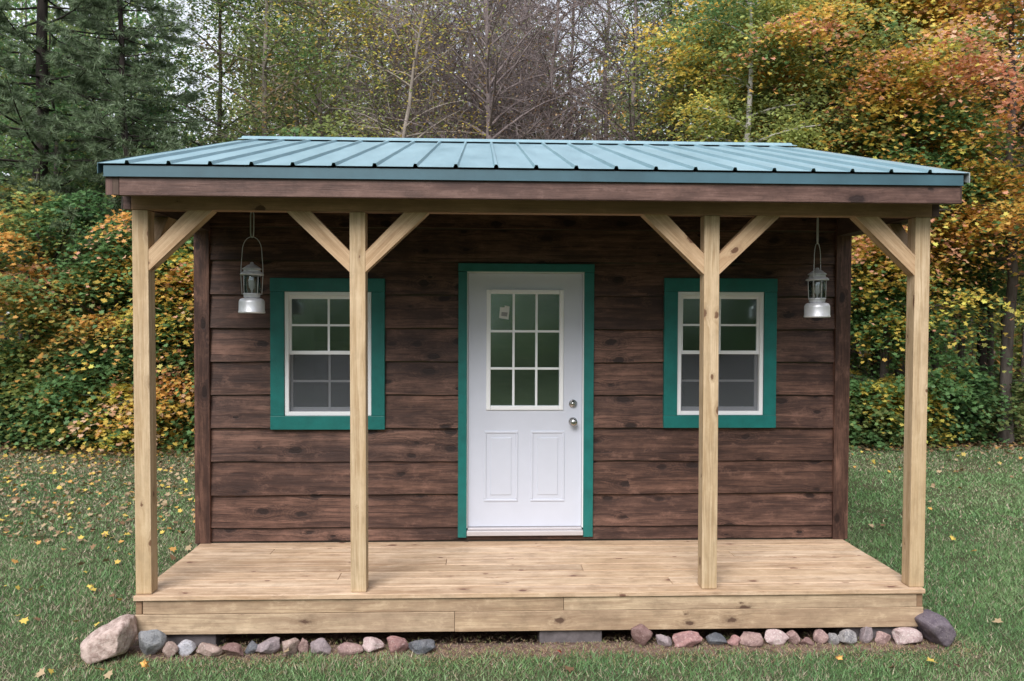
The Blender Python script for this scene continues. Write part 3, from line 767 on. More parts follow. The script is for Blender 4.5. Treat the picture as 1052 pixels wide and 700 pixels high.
far_woods()

# high leafy canopy of the wood behind: twigs of bare tops seen against the sky
# ------------------------------------------------------------------- lawn
def lawn():
    rng = np.random.default_rng(5)
    def pts(n, y0, y1):
        y = y0 + (y1 - y0) * rng.random(n) ** 1.0
        hw = .66 * (y - CY) + 3.6
        x = CX + .04 * (y - CY) + rng.uniform(-1, 1, n) * hw
        return x, y
    X, Y, Wd = [], [], []
    for n, y0, y1, w in ((270000, -2.0, .5, .0036), (200000, .5, 2.6, .005), (200000, 2.6, 8.0, .0085)):
        x, y = pts(n, y0, y1); X.append(x); Y.append(y); Wd.append(np.full(n, w))
    x = np.concatenate(X); y = np.concatenate(Y); w = np.concatenate(Wd)
    # no grass under the cabin nor on the soil strip; worn patches
    edge = (vnoise(x, y, 2, 6) - .5) * .22
    strip = (np.abs(x) < 2.60 + edge) & (y > -.135 + edge * .5) & (y < 5.25)
    strip |= (np.abs(x) < 2.7) & (y > -.22 + edge) & (y < 0) & (rng.random(len(x)) < .6)
    pn = vnoise(x, y, 8, 1.2) * .6 + vnoise(x, y, 9, 4) * .4
    keep = ~strip & (rng.random(len(x)) < np.clip(.25 + 1.5 * pn, 0, 1)) & (y + edge * 3 < 7.7)
    x, y, w, pn = x[keep], y[keep], w[keep], pn[keep]
    n = len(x)
    z = ground_z(x, y) - .004
    h = rng.uniform(.014, .044, n) * (.7 + .6 * vnoise(x, y, 4, 2.5))
    a = rng.uniform(0, 2 * np.pi, n); ln = rng.uniform(.1, 1.3, n) * h
    d = rng.uniform(0, 2 * np.pi, n)
    B = np.stack([x, y, z], 1)
    sd = np.stack([np.cos(a), np.sin(a), 0 * a], 1) * w[:, None] * rng.uniform(.6, 1.4, n)[:, None]
    tip = B + np.stack([np.cos(d) * ln, np.sin(d) * ln, h], 1)
    V = np.stack([B - sd, B + sd, tip], 1).reshape(-1, 3)
    g1 = np.array((.165, .300, .115)); g2 = np.array((.290, .400, .200)); g3 = np.array((.46, .40, .29)); g4 = np.array((.085, .175, .085))
    t = vnoise(x, y, 12, .8) * .5 + vnoise(x, y, 13, 3.3) * .3 + rng.random(n) * .35
    c = np.where((t < .5)[:, None], g4 * (1 - t[:, None] * 2) + g1 * t[:, None] * 2, g1 * (2 - 2 * t[:, None]) + g2 * (2 * t[:, None] - 1))
    dry = rng.random(n) < (.10 + .6 * np.clip(vnoise(x, y, 21, 1.4) * .6 + vnoise(x, y, 22, 5) * .4 - .5, 0, 1) + .25 * (y > 5.6) + .20 * (x < -2.6))
    c[dry] = g3 * rng.uniform(.6, 1.2, (dry.sum(), 1))
    c *= rng.uniform(.65, 1.35, n)[:, None]
    o = link('grass', fast_mesh('grass', V, 3, np.clip(c, 0, .8)), M['grass']); tag(o, 'short mown grass of the lawn', 'grass', kind='stuff')
    # shed leaves, thickest on the left
    m = 17000
    x, y = pts(m, -1.2, 8.4)
    dens = np.where(x < -2.3, .20 + .8 * (y > 2.2) + .9 * (y > 4.0), .03 + .18 * (y > 5.5)) * (.35 + vnoise(x, y, 31, 1.1))
    dens = np.where(y < .3, dens * .25, dens)
    ok = (rng.random(m) < dens) & ~((np.abs(x) < 2.75) & (y > -.05) & (y < 5.3))
    x, y = x[ok], y[ok]; k = len(x)
    C = np.stack([x, y, ground_z(x, y) + rng.uniform(.022, .05, k)], 1)
    cc = pick(rng, rng.random(k), (BR, TAN, TAN * 1.1, YE * .75, OR * .65, TAN, BR, BR * .7))
    V = leaves(rng, C, .056, MAPLE, .45, 0)
    # forest floor litter
    m2 = 9000
    y2 = rng.uniform(7.2, 11, m2); x2 = CX + rng.uniform(-1, 1, m2) * (.68 * (y2 - CY) + 1.5)
    C2 = np.stack([x2, y2, ground_z(x2, y2) + .012 + .02 * rng.random(m2)], 1)
    cc2 = pick(rng, rng.random(m2), (BR * .5, BR, BR * .8, TAN * .7, OR * .6))
    V2 = leaves(rng, C2, .08, OVAL, .4, 0)
    o = link('leaf_litter', fast_mesh('leaf_litter', V, 12, cc), M['litter']); tag(o, 'dry brown and yellow leaves shed over the lawn', 'leaf litter', kind='stuff')
    o = link('forest_litter', fast_mesh('forest_litter', V2, 6, cc2), M['litter']); tag(o, 'dense brown leaves covering the forest floor', 'leaf litter', kind='stuff')
    # straw and crumbs on the soil strip
    m3 = 9000
    x3 = rng.uniform(-2.8, 2.8, m3); y3 = -.02 + rng.normal(-.10, .13, m3)
    C3 = np.stack([x3, y3, ground_z(x3, y3) + .003], 1)
    a = rng.uniform(0, np.pi, m3); l = rng.uniform(.008, .04, m3)
    dv = np.stack([np.cos(a) * l, np.sin(a) * l, rng.uniform(0, .015, m3)], 1); sv = np.stack([-np.sin(a), np.cos(a), 0 * a], 1) * .0022
    V3 = np.stack([C3 - sv, C3 + sv, C3 + dv], 1).reshape(-1, 3)
    c3 = pick(rng, rng.random(m3), (BR * .7, TAN, np.array((.34, .24, .19)), OL, BR))
    o = link('straw_debris', fast_mesh('straw_debris', V3, 3, c3), M['litter']); tag(o, 'dead straw and crumbs on the bare soil under the porch edge', 'debris', kind='stuff')
lawn()

FL = [(-3.283, 1.043, YE, .075, 'bright yellow fallen leaf on the grass left of the porch corner'),
      (-3.42, 2.35, YE * .8, .075, 'yellow fallen leaf on the grass farther left of the porch'),
      (-2.30, -.33, OR * .9, .06, 'pale orange fallen leaf in front of the stones at the left end'),
      (1.78, -.36, OR, .065, 'orange fallen leaf on the grass before the right end of the porch'),
      (.12, -.22, RD * .8, .055, 'small red fallen leaf in front of the concrete block'),
      (2.02, -.50, BR * .6, .07, 'dark brown curled leaf at the bottom edge right of the orange leaf'),
      (2.42, -.48, BR * .5, .065, 'dark purple brown leaf at the bottom edge, rightmost of the fallen leaves'),
      (4.05, 2.2, YE * .9, .07, 'yellow fallen leaf on the open grass right of the porch')]
LSTEM = None
for k, (x, y, c, s, lb) in enumerate(FL):
    rng = np.random.default_rng(200 + k)
    V = leaves(rng, np.array([[0, 0, 0.]]), s * .9, MAPLE, .5, .1)
    me = fast_mesh('fallen_leaf', V, 12, np.array([c]))
    o = link('fallen_leaf', me, M['litter'], loc=(x, y, float(ground_z(x, y)) + .05))
    sm = o.modifiers.new('thickness', 'SOLIDIFY'); sm.thickness = .0012
    tag(o, lb, 'fallen leaf', 'single leaves fallen on the grass')

# ------------------------------------------------------------------ stones
def stone(x, y, w, h, d, seed, mat, lb, name='stone', rz=0, tilt=0, rough=.14, box=.0, group='stones edging the porch'):
    import bmesh
    rng = random.Random(seed)
    bm = bmesh.new(); bmesh.ops.create_icosphere(bm, subdivisions=4, radius=1)
    cuts = [(Vector((rng.gauss(0, 1), rng.gauss(0, 1), rng.gauss(0, .8))).normalized(), rng.uniform(.48, .80)) for _ in range(11)]
    for v in bm.verts:
        p = v.co.copy()
        if box: p = Vector([math.copysign(abs(c) ** (1 - box), c) for c in p]); p *= .9
        for nrm, dd in cuts:
            e = p.dot(nrm) - dd
            if e > 0: p -= nrm * e * .93
        n1 = math.sin(p.x * 3.1 + seed) * math.cos(p.y * 2.7 + seed * 2) * math.sin(p.z * 3.3 + seed * .7)
        n2 = math.sin(p.x * 9 + seed * 3) * math.sin(p.y * 8 + seed) * math.cos(p.z * 9)
        p *= 1 + rough * n1 + rough * .22 * n2
        v.co = p
    mx = [max(abs(v.co[i]) for v in bm.verts) for i in range(3)]
    for v in bm.verts:
        v.co = Vector((v.co.x / mx[0] * w / 2, v.co.y / mx[1] * d / 2, v.co.z / mx[2] * h / 2))
    bmesh.ops.rotate(bm, verts=bm.verts, cent=(0, 0, 0), matrix=Matrix.Rotation(tilt, 3, 'Y'))
    me = bpy.data.meshes.new(name); bm.to_mesh(me); bm.free()
    zmin = min(v.co.z for v in me.vertices)
    for v in me.vertices: v.co.z -= zmin
    me.polygons.foreach_set('use_smooth', [True] * len(me.polygons)); me.update()
    o = link(name, me, mat, loc=(x, y, float(ground_z(x, y)) - .012)); o.rotation_euler[2] = rz
    tag(o, lb, 'stone', group)
    return o
ST = {
 'big': rock_mat('pink_granite', (.54, .42, .38), (.30, .215, .19), (.5, .42, .38)),
 'slab': rock_mat('blue_grey_slate', (.17, .175, .19), (.235, .235, .245), (.10, .10, .11)),
 'beige': rock_mat('beige_stone', (.34, .25, .22), (.25, .18, .16), (.45, .38, .34)),
 'pale': rock_mat('pale_grey_stone', (.33, .33, .37), (.42, .41, .44), (.22, .21, .22)),
 'brown': rock_mat('red_brown_stone', (.15, .085, .08), (.21, .13, .12), (.28, .2, .18)),
 'slate': rock_mat('dark_slate', (.085, .09, .105), (.13, .13, .145), (.18, .19, .2)),
 'mauve': rock_mat('mauve_grey_stone', (.20, .165, .175), (.28, .225, .235), (.36, .3, .3)),
 'pink': rock_mat('pink_stone', (.34, .23, .21), (.22, .14, .135), (.46, .33, .31)),
 'red': rock_mat('rose_red_stone', (.36, .20, .19), (.25, .14, .14), (.45, .32, .3)),
 'white': rock_mat('whitish_pink_stone', (.46, .36, .35), (.36, .26, .26), (.6, .55, .52)),
 'speck': rock_mat('speckled_granite', (.33, .31, .31), (.18, .17, .18), (.5, .48, .46)),
 'purple': rock_mat('dark_purple_basalt', (.095, .075, .095), (.14, .115, .135), (.2, .17, .18)),
}
px2x = wx
# photo column, width px, height px, material, label
def hull_stone(u0, yb, out, d, seed, mat, lb):
    # outline: (photo-plane offsets in metres from the left foot), grown into a closed rock of its own depth
    import bmesh
    rng = random.Random(seed); bm = bmesh.new()
    for x, z in out:
        e = rng.uniform(.55, .8)
        cx = sum(p[0] for p in out) / len(out); cz = sum(p[1] for p in out) / len(out)
        bm.verts.new((x, -d * .15 * e, z)); bm.verts.new((x * .98, d * .25, z * .97))
        bm.verts.new((cx + (x - cx) * e, -d * .5, cz + (z - cz) * e)); bm.verts.new((cx + (x - cx) * e, d * .5, cz + (z - cz) * e))
    r = bmesh.ops.convex_hull(bm, input=bm.verts)
    bmesh.ops.delete(bm, geom=[g for g in r['geom_interior'] if isinstance(g, bmesh.types.BMVert)], context='VERTS')
    bmesh.ops.triangulate(bm, faces=bm.faces)
    bmesh.ops.subdivide_edges(bm, edges=bm.edges, cuts=5, use_grid_fill=True)
    for _ in range(2): bmesh.ops.smooth_vert(bm, verts=bm.verts, factor=.5, use_axis_x=True, use_axis_y=True, use_axis_z=True)
    bm.normal_update()
    for v in bm.verts:
        p = v.co * 1.0
        n1 = math.sin(p.x * 31 + seed) * math.cos(p.y * 27 + 2) * math.sin(p.z * 33)
        n2 = math.sin(p.x * 90 + 3) * math.sin(p.y * 80 + seed) * math.cos(p.z * 95)
        v.co += v.normal * (.007 * n1 + .003 * n2)
    me = bpy.data.meshes.new('boulder'); bm.to_mesh(me); bm.free()
    me.polygons.foreach_set('use_smooth', [True] * len(me.polygons)); me.update()
    x = px2x(u0, yb); o = link('boulder', me, mat, loc=(x, yb, float(ground_z(x, yb)) - .02))
    tag(o, lb, 'stone', 'stones edging the porch')
RK = [
 (112, 57, 42, 'big', 'largest pinkish beige boulder against the left end of the porch'),
 (153, 27, 27, 'slab', 'blue grey angular stone between the big beige boulder and the row'),
 (173, 16, 17, 'beige', 'small beige brown stone between the blue grey stone and the pale one'),
 (190, 18, 18, 'pale', 'pale lavender grey stone, fourth from the left end of the porch'),
 (213, 27, 15, 'beige', 'flat beige stone right of the pale lavender one'),
 (240, 23, 14, 'brown', 'dark red brown stone in the left half of the row'),
 (258, 14, 13, 'slate', 'small dark slate stone beside the red brown one'),
 (275, 24, 15, 'mauve', 'pinkish grey stone right of the small slate one'),
 (296, 20, 19, 'beige', 'beige stone tilted to the right in the left half of the row'),
 (311, 11, 17, 'pink', 'narrow upright pink stone left of the second porch post'),
 (329, 21, 15, 'mauve', 'grey mauve stone right of the narrow upright one'),
 (357, 29, 15, 'pink', 'long pink stone under the second porch post'),
 (383, 21, 15, 'white', 'pinkish white stone between the long pink one and the rose one'),
 (407, 22, 17, 'red', 'rose red blocky stone second from the end of the left half row'),
 (433, 27, 14, 'slate', 'blue grey flat stone, last of the left half row'),
 (661, 20, 21, 'brown', 'reddish pointed stone, first right of the concrete block'),
 (685, 16, 14, 'mauve', 'small mauve grey stone right of the reddish pointed one'),
 (711, 32, 16, 'red', 'large rounded rose stone under the third porch post'),
 (738, 20, 12, 'slate', 'dark slate stone right of the third porch post'),
 (757, 16, 12, 'red', 'small rose stone beside the dark slate one in the right half'),
 (776, 24, 16, 'pink', 'angular pink stone left of the whitish one'),
 (801, 25, 15, 'white', 'whitish pink stone in the middle of the right half row'),
 (819, 15, 14, 'pink', 'small pink stone just right of the whitish one'),
 (833, 14, 11, 'brown', 'small dark brown stone between two pink stones'),
 (847, 14, 14, 'pink', 'small pink stone left of the two speckled ones'),
 (861, 13, 12, 'speck', 'small speckled grey stone left of the bigger speckled one'),
 (875, 18, 16, 'speck', 'bigger speckled grey granite stone near the right end'),
 (894, 14, 17, 'mauve', 'mauve oval stone right of the speckled granite'),
 (911, 18, 13, 'pink', 'low pink stone beside the large tan one at the right end'),
 (935, 31, 19, 'white', 'large tan pink stone under the last porch post'),
 (965, 40, 34, 'purple', 'large dark purple grey boulder at the right corner of the porch'),
]
hull_stone(82, -.10, [(0, .12), (.08, .19), (.25, .27), (.295, .255), (.305, .16), (.28, .06), (.18, .03), (.07, -.02), (.02, .05)], .25, 5, ST['big'], RK[0][4])
hull_stone(945, -.02, [(0, .17), (.03, .12), (.08, .03), (.15, .0), (.21, .03), (.245, .10), (.19, .18), (.12, .215), (.05, .20)], .24, 9, ST['purple'], RK[-1][4])
for k, (u, w, h, mt, lb) in enumerate(RK):
    if k in (0, len(RK) - 1): continue
    big = w > 38
    y = -.04 - (.035 if k > 0 else .04) + (.06 if u > 600 else 0) - .015 * (k % 3) + (.02 if k == 30 else 0)
    s = (y - CY) / 800
    d = min(w * s * .85, .11 if not big else .24)
    stone(px2x(u, y), y, w * s * 1.12, h * s * 1.14, d, 300 + k * 7, ST[mt], lb, 'boulder' if big else 'stone',
          rz=random.uniform(-.2, .2) if not big else 0, tilt=(.5 if k == 30 else -.25 if k == 0 else random.uniform(-.25, .25)), box=.3 if k in (1, 0, 13) else 0, rough=.14 if not big else .1)

# ------------------------------------------------------------------- cabin
cabin = empty('cabin', (0, 0, 0))
tag(cabin, 'dark brown wooden cabin with blue green metal roof, teal trim and pale porch', 'cabin')
DZ = .337; WL, WR = -2.541, 2.539; BY = 5.0
EY, EZ, RY, RZ = -.215, 2.962, 2.586, 3.752
SL = (RZ - EZ) / (RY - EY)
def roofz(y): return EZ + (y - EY) * SL if y < RY else RZ - (y - RY) * SL

# openings in the front wall
OP = {'wl': (-1.86, -1.202, 1.319, 2.269), 'wr': (1.172, 1.85, 1.323, 2.285), 'dr': (-.470, .441, .385, 2.432)}
def wall_front():
    # structure behind the siding, split round the openings
    w = MB()
    y0, y1 = PY, PY + .09
    xs = [(WL, -1.86, .1, 3.28), (-1.202, -.470, .1, 3.28), (.441, 1.172, .1, 3.28), (1.85, WR, .1, 3.28)]
    for a, b, c, d in xs: w.box((a, y0, c), (b, y1, d), 0)
    for k in OP.values():
        w.box((k[0], y0, .1), (k[1], y1, k[2]), 0); w.box((k[0], y0, k[3]), (k[1], y1, 3.28), 0)
    wall = w.build('front_wall', M['inside'], cabin)
    # lap siding
    s = MB(); rng = random.Random(4)
    zs = [DZ + .012] + [.452 + .257 * k for k in range(12)]
    zs[-1] = 3.275
    for r in range(len(zs) - 1):
        z0, z1 = zs[r], zs[r + 1]
        full = .257
        off = (rng.uniform(0, 60), rng.uniform(0, 60))
        ph = rng.uniform(0, 6); yo = rng.uniform(-.003, .003)
        cuts = {z0, z1}
        for k in OP.values():
            for z in (k[2], k[3]):
                if z0 < z < z1: cuts.add(z)
        cuts = sorted(cuts)
        def yf(z): return PY - .006 - .023 * (1 - (z - (z1 - full)) / full) + yo
        for c in range(len(cuts) - 1):
            a, b = cuts[c], cuts[c + 1]; mid = (a + b) / 2
            seg = [(WL + .02, WR - .02)]
            for k in OP.values():
                if k[2] < mid < k[3]:
                    ns = []
                    for p, q in seg:
                        if k[0] > p and k[1] < q: ns += [(p, k[0]), (k[1], q)]
                        else: ns.append((p, q))
                    seg = ns
            for p, q in seg:
                n = max(1, int((q - p) / .12))
                base = len(s.v)
                for i in range(n + 1):
                    x = p + (q - p) * i / n
                    wv = .0028 * math.sin(x * 2.1 + ph) + .0022 * math.sin(x * 6.3 + ph * 2) + .001 * math.sin(x * 17 + ph)
                    yy = .0015 * math.sin(x * 3.7 + ph)
                    za = a + (wv if a == z0 and r > 0 else 0)
                    zb = b - (.009 if b == z1 else 0)
                    s.v += [(x, yf(a) + yy, za), (x, yf(a) + yy + .002, za + .006) if False else (x, yf(b) + yy, zb), (x, PY - .001, za), (x, PY - .001, zb)]
                for i in range(n):
                    A = base + i * 4; B = A + 4
                    x0 = p + (q - p) * i / n; x1 = p + (q - p) * (i + 1) / n
                    s.f.append((A, B, B + 1, A + 1)); s.uv.append([(off[0] + x0, off[1] + a), (off[0] + x1, off[1] + a), (off[0] + x1, off[1] + b), (off[0] + x0, off[1] + b)]); s.sm.append(False)
                    s.f.append((A + 2, B + 2, B, A)); s.uv.append([(off[0] + x0, off[1]), (off[0] + x1, off[1]), (off[0] + x1, off[1] + .02), (off[0] + x0, off[1] + .02)]); s.sm.append(False)
                    s.f.append((A + 1, B + 1, B + 3, A + 3)); s.uv.append([(off[0], off[1])] * 4); s.sm.append(False)
    s.build('siding', M['siding'], wall)
    for a, b in ((WL, -2.426), (2.420, WR)):
        c = MB(); c.box((a, PY - .042, DZ + .002), (b, PY - .002, 3.18), 2)
        bevel(c.build('corner_board', M['siding'], wall), .003)
wall_front()

def side_walls():
    for sgn, xw in ((-1, WL), (1, WR)):
        s = MB(); rng = random.Random(8 + sgn)
        w = MB(); x0, x1 = (xw + .02, xw + .1) if sgn < 0 else (xw - .1, xw - .02)
        w.box((x0, PY + .092, .1), (x1, BY - .092, 3.3), 1)
        o = w.build('side_wall', M['inside'], cabin)
        z = DZ - .12
        while z < 3.75:
            z1 = z + .257
            # clip the boards to the roof slope
            yz0 = PY; yz1 = BY
            top = min(z1, 3.66)
            if top <= z: break
            def lim(zz):
                lo, hi = PY - .0, BY
                if zz > roofz(PY) - .09: lo = EY + (zz + .09 - EZ) / SL
                if zz > roofz(BY) - .09: hi = RY + (RZ - zz - .09) / SL
                return lo, hi
            l0, h0 = lim(z); l1, h1 = lim(top)
            off = (rng.uniform(0, 60), rng.uniform(0, 60))
            xo, xi = xw + sgn * .0, xw - sgn * .016
            P = [(xo, l0, z), (xo, h0, z), (xi, h1, top), (xi, l1, top)]
            U = [(off[0] + l0, off[1] + z), (off[0] + h0, off[1] + z), (off[0] + h1, off[1] + top), (off[0] + l1, off[1] + top)]
            s.poly(P, U)
            s.poly([(xo, l0, z), (xi, l0, z), (xi, h0, z), (xo, h0, z)], [(off[0], off[1])] * 4)
            z = z1
        s.build('siding', M['siding'], o)
        g = MB()  # gable boards closing the porch end under the roof
        g.poly([(xw - sgn * .012, .13, 2.82), (xw - sgn * .012, PY, 2.82), (xw - sgn * .012, PY, roofz(PY) - .09), (xw - sgn * .012, .13, roofz(.13) - .09)], [(0, 0), (1, 0), (1, .4), (0, .2)])
        go = g.build('gable_board', M['darkwood'], o); m = go.modifiers.new('t', 'SOLIDIFY'); m.thickness = .018; m.offset = 0
    w = MB(); w.box((WL, BY - .09, .1), (WR, BY, 3.05), 0); w.build('back_wall', M['siding'], cabin)
    f = MB(); f.box((WL + .1, PY + .09, .25), (WR - .1, BY - .09, .335), 0); f.build('cabin_floor', M['inside'], cabin)
side_walls()

def window(k, label):
    x0, x1, z0, z1 = OP[k]
    f = MB(); t = .030; d0, d1 = PY - .034, PY + .07
    f.box((x0, d0, z0), (x0 + t, d1, z1), 2); f.box((x1 - t, d0, z0), (x1, d1, z1), 2)
    f.box((x0 + t, d0, z0), (x1 - t, d1, z0 + t), 0); f.box((x0 + t, d0, z1 - t), (x1 - t, d1, z1), 0)
    root = f.build('window', M['white'], cabin); bevel(root, .002)
    if label: root['label'] = label
    a, b, c, d = x0 + t, x1 - t, z0 + t, z1 - t; zm = (c + d) / 2 + .006
    for nm, (s0, s1), yy in (('upper_sash', (zm - .012, d), PY - .012), ('lower_sash', (c, zm + .012), PY + .018)):
        q = MB(); w = .017 if nm[0] == 'u' else .02; yb = yy + .022
        q.box((a, yy, s0), (a + w, yb, s1), 2); q.box((b - w, yy, s0), (b, yb, s1), 2)
        q.box((a + w, yy, s0), (b - w, yb, s0 + (.028 if nm[0] == 'u' else .03)), 0); q.box((a + w, yy, s1 - .024), (b - w, yb, s1), 0)
        so = q.build('sash', M['white'], root); bevel(so, .002)
        g = MB(); xm = (a + b) / 2; zc = (s0 + s1) / 2
        g.box((xm - .008, yy + .005, s0 + .02), (xm + .008, yy + .017, s1 - .02), 2)
        g.box((a + w, yy + .004, zc - .008), (b - w, yy + .018, zc + .008), 0)
        g.build('glazing_bars', M['white'], root)
        p = MB(); p.box((a + .01, yy + .009, s0 + .01), (b - .01, yy + .0125, s1 - .01), 0); p.build('pane', M['glass'], root)
    sc = MB(); sc.poly([(a, PY - .002, c), (b, PY - .002, c), (b, PY - .002, zm - .014), (a, PY - .002, zm - .014)]); sc.build('insect_screen', M['screen'], root)
    tx = {'wl': (-1.968, -1.097, 1.213, 2.373), 'wr': (1.063, 1.952, 1.223, 2.391)}[k]
    T = MB(); ya, yb = PY - .048, PY - .004
    T.box((tx[0], ya, z1 + .002), (tx[1], yb, tx[3]), 0); T.box((tx[0], ya, tx[2]), (tx[1], yb, z0 - .002), 0)
    T.box((tx[0] + .001, ya + .002, z0 - .001), (x0 - .002, yb, z1 + .001), 2); T.box((x1 + .002, ya + .002, z0 - .001), (tx[1] - .001, yb, z1 + .001), 2)
    o = T.build('window_trim', M['teal'], root); bevel(o, .003)
window('wl', 'window partly hidden by the second porch post')
window('wr', 'window crossed by the third porch post')

def door():
    yf = PY + .006; yb = PY + .05
    a, b, c, d = -.458, .429, .446, 2.422
    gx0, gx1, gz0, gz1 = -.285, .25, 1.392, 2.262
    s = MB()
    s.box((a, yf, c), (gx0, yb, d), 2); s.box((gx1, yf, c), (b, yb, d), 2)
    s.box((gx0, yf, c), (gx1, yb, gz0), 2); s.box((gx0, yf, gz1), (gx1, yb, d), 2)
    o = s.build('door', M['door'], cabin)
    p = MB()
    for (x0, x1) in ((-.335, -.068), (.030, .297)):
        z0, z1 = .640, 1.195; w = .020
        for q in (((x0, z0), (x1, z0 + w)), ((x0, z1 - w), (x1, z1)), ((x0, z0 + w), (x0 + w, z1 - w)), ((x1 - w, z0 + w), (x1, z1 - w))):
            p.box((q[0][0], yf - .006, q[0][1]), (q[1][0], yf + .01, q[1][1]))
        p.box((x0 + .052, yf - .005, z0 + .052), (x1 - .052, yf + .01, z1 - .052))
    bevel(p.build('raised_panels', M['door'], o), .0055, 3)
    fr = MB(); w = .034
    fr.box((gx0 - w, yf - .012, gz0 - w), (gx0, yf + .01, gz1 + w), 2); fr.box((gx1, yf - .012, gz0 - w), (gx1 + w, yf + .01, gz1 + w), 2)
    fr.box((gx0, yf - .012, gz0 - w), (gx1, yf + .01, gz0), 0); fr.box((gx0, yf - .012, gz1), (gx1, yf + .01, gz1 + w), 0)
    bevel(fr.build('glazing_frame', M['white'], o), .005, 3)
    g = MB(); cw = (gx1 - gx0) / 3; rh = (gz1 - gz0) / 3
    for i in (1, 2):
        g.box((gx0 + cw * i - .009, yf - .006, gz0), (gx0 + cw * i + .009, yf + .012, gz1), 2)
        g.box((gx0, yf - .004, gz0 + rh * i - .009), (gx1, yf + .010, gz0 + rh * i + .009), 0)
    bevel(g.build('glazing_bars', M['white'], o), .003)
    q = MB(); q.box((gx0, yf + .014, gz0), (gx1, yf + .018, gz1)); q.build('pane', M['glass'], o)
    # sticker on the upper left pane
    st = MB(); st.poly([(-.220, yf + .0135, 2.075), (-.146, yf + .0135, 2.063), (-.138, yf + .0135, 2.165), (-.176, yf + .0135, 2.172), (-.178, yf + .0135, 2.158), (-.212, yf + .0135, 2.160)])
    so = st.build('sticker', M['sticker'], o)
    si = MB(); si.poly([(-.205, yf + .0128, 2.092), (-.158, yf + .0128, 2.086), (-.153, yf + .0128, 2.118), (-.200, yf + .0128, 2.122)])
    tk = si.build('sticker_print', M['stickerink'], o)
    # hardware
    h = MB(); cx, cz = .360, 1.405
    h.lathe([(.001, yf - .0), (.031, yf), (.031, yf - .008), (.026, yf - .014), (.017, yf - .020), (.001, yf - .022)][::-1], 24, (cx, 0, cz), axis='q') if False else None
    def rnd(mb, cx, cz, prof):
        n = 24; base = len(mb.v)
        for r, y in prof:
            for k in range(n):
                t = 2 * math.pi * k / n; mb.v.append((cx + r * math.cos(t), y, cz + r * math.sin(t)))
        for i in range(len(prof) - 1):
            for k in range(n):
                k2 = (k + 1) % n
                mb.f.append((base + i * n + k, base + i * n + k2, base + (i + 1) * n + k2, base + (i + 1) * n + k)); mb.uv.append([(0, 0)] * 4); mb.sm.append(True)
    h = MB(); rnd(h, .360, 1.408, [(.033, yf), (.033, yf - .009), (.027, yf - .015), (.019, yf - .017), (.018, yf - .026), (.0005, yf - .027)]); h.box((.357, yf - .030, 1.397), (.363, yf - .026, 1.419)); h.build('deadbolt', M['nickel'], o)
    h = MB(); rnd(h, .360, 1.268, [(.034, yf), (.033, yf - .008), (.020, yf - .014), (.013, yf - .022), (.014, yf - .036), (.026, yf - .043), (.030, yf - .056), (.026, yf - .068), (.012, yf - .073), (.0005, yf - .074)]); h.build('knob', M['nickel'], o)
    # jamb, trim, threshold
    j = MB(); j.box((-.470, PY - .02, .44), (-.4605, PY + .09, 2.4325), 2); j.box((.4315, PY - .02, .44), (.441, PY + .09, 2.4325), 2); j.box((-.4605, PY - .02, 2.4245), (.4315, PY + .09, 2.4325), 0)
    j.build('door_jamb', M['white'], cabin)
    t = MB(); ya = PY - .046
    t.box((-.535, ya, .372), (-.468, PY - .004, 2.430), 2); t.box((.440, ya, .372), (.515, PY - .004, 2.430), 2); t.box((-.537, ya - .002, 2.4325), (.517, PY - .004, 2.494), 0)
    bevel(t.build('door_trim', M['teal'], cabin), .003)
    th = MB(); th.box((-.466, PY - .060, .388), (.438, PY + .08, .425), 0); th.box((-.458, PY - .03, .4255), (.430, PY + .05, .442), 0)
    bevel(th.build('threshold', simple('sill_metal', (.50, .47, .49), .4, metal=.2), cabin), .004)
door()

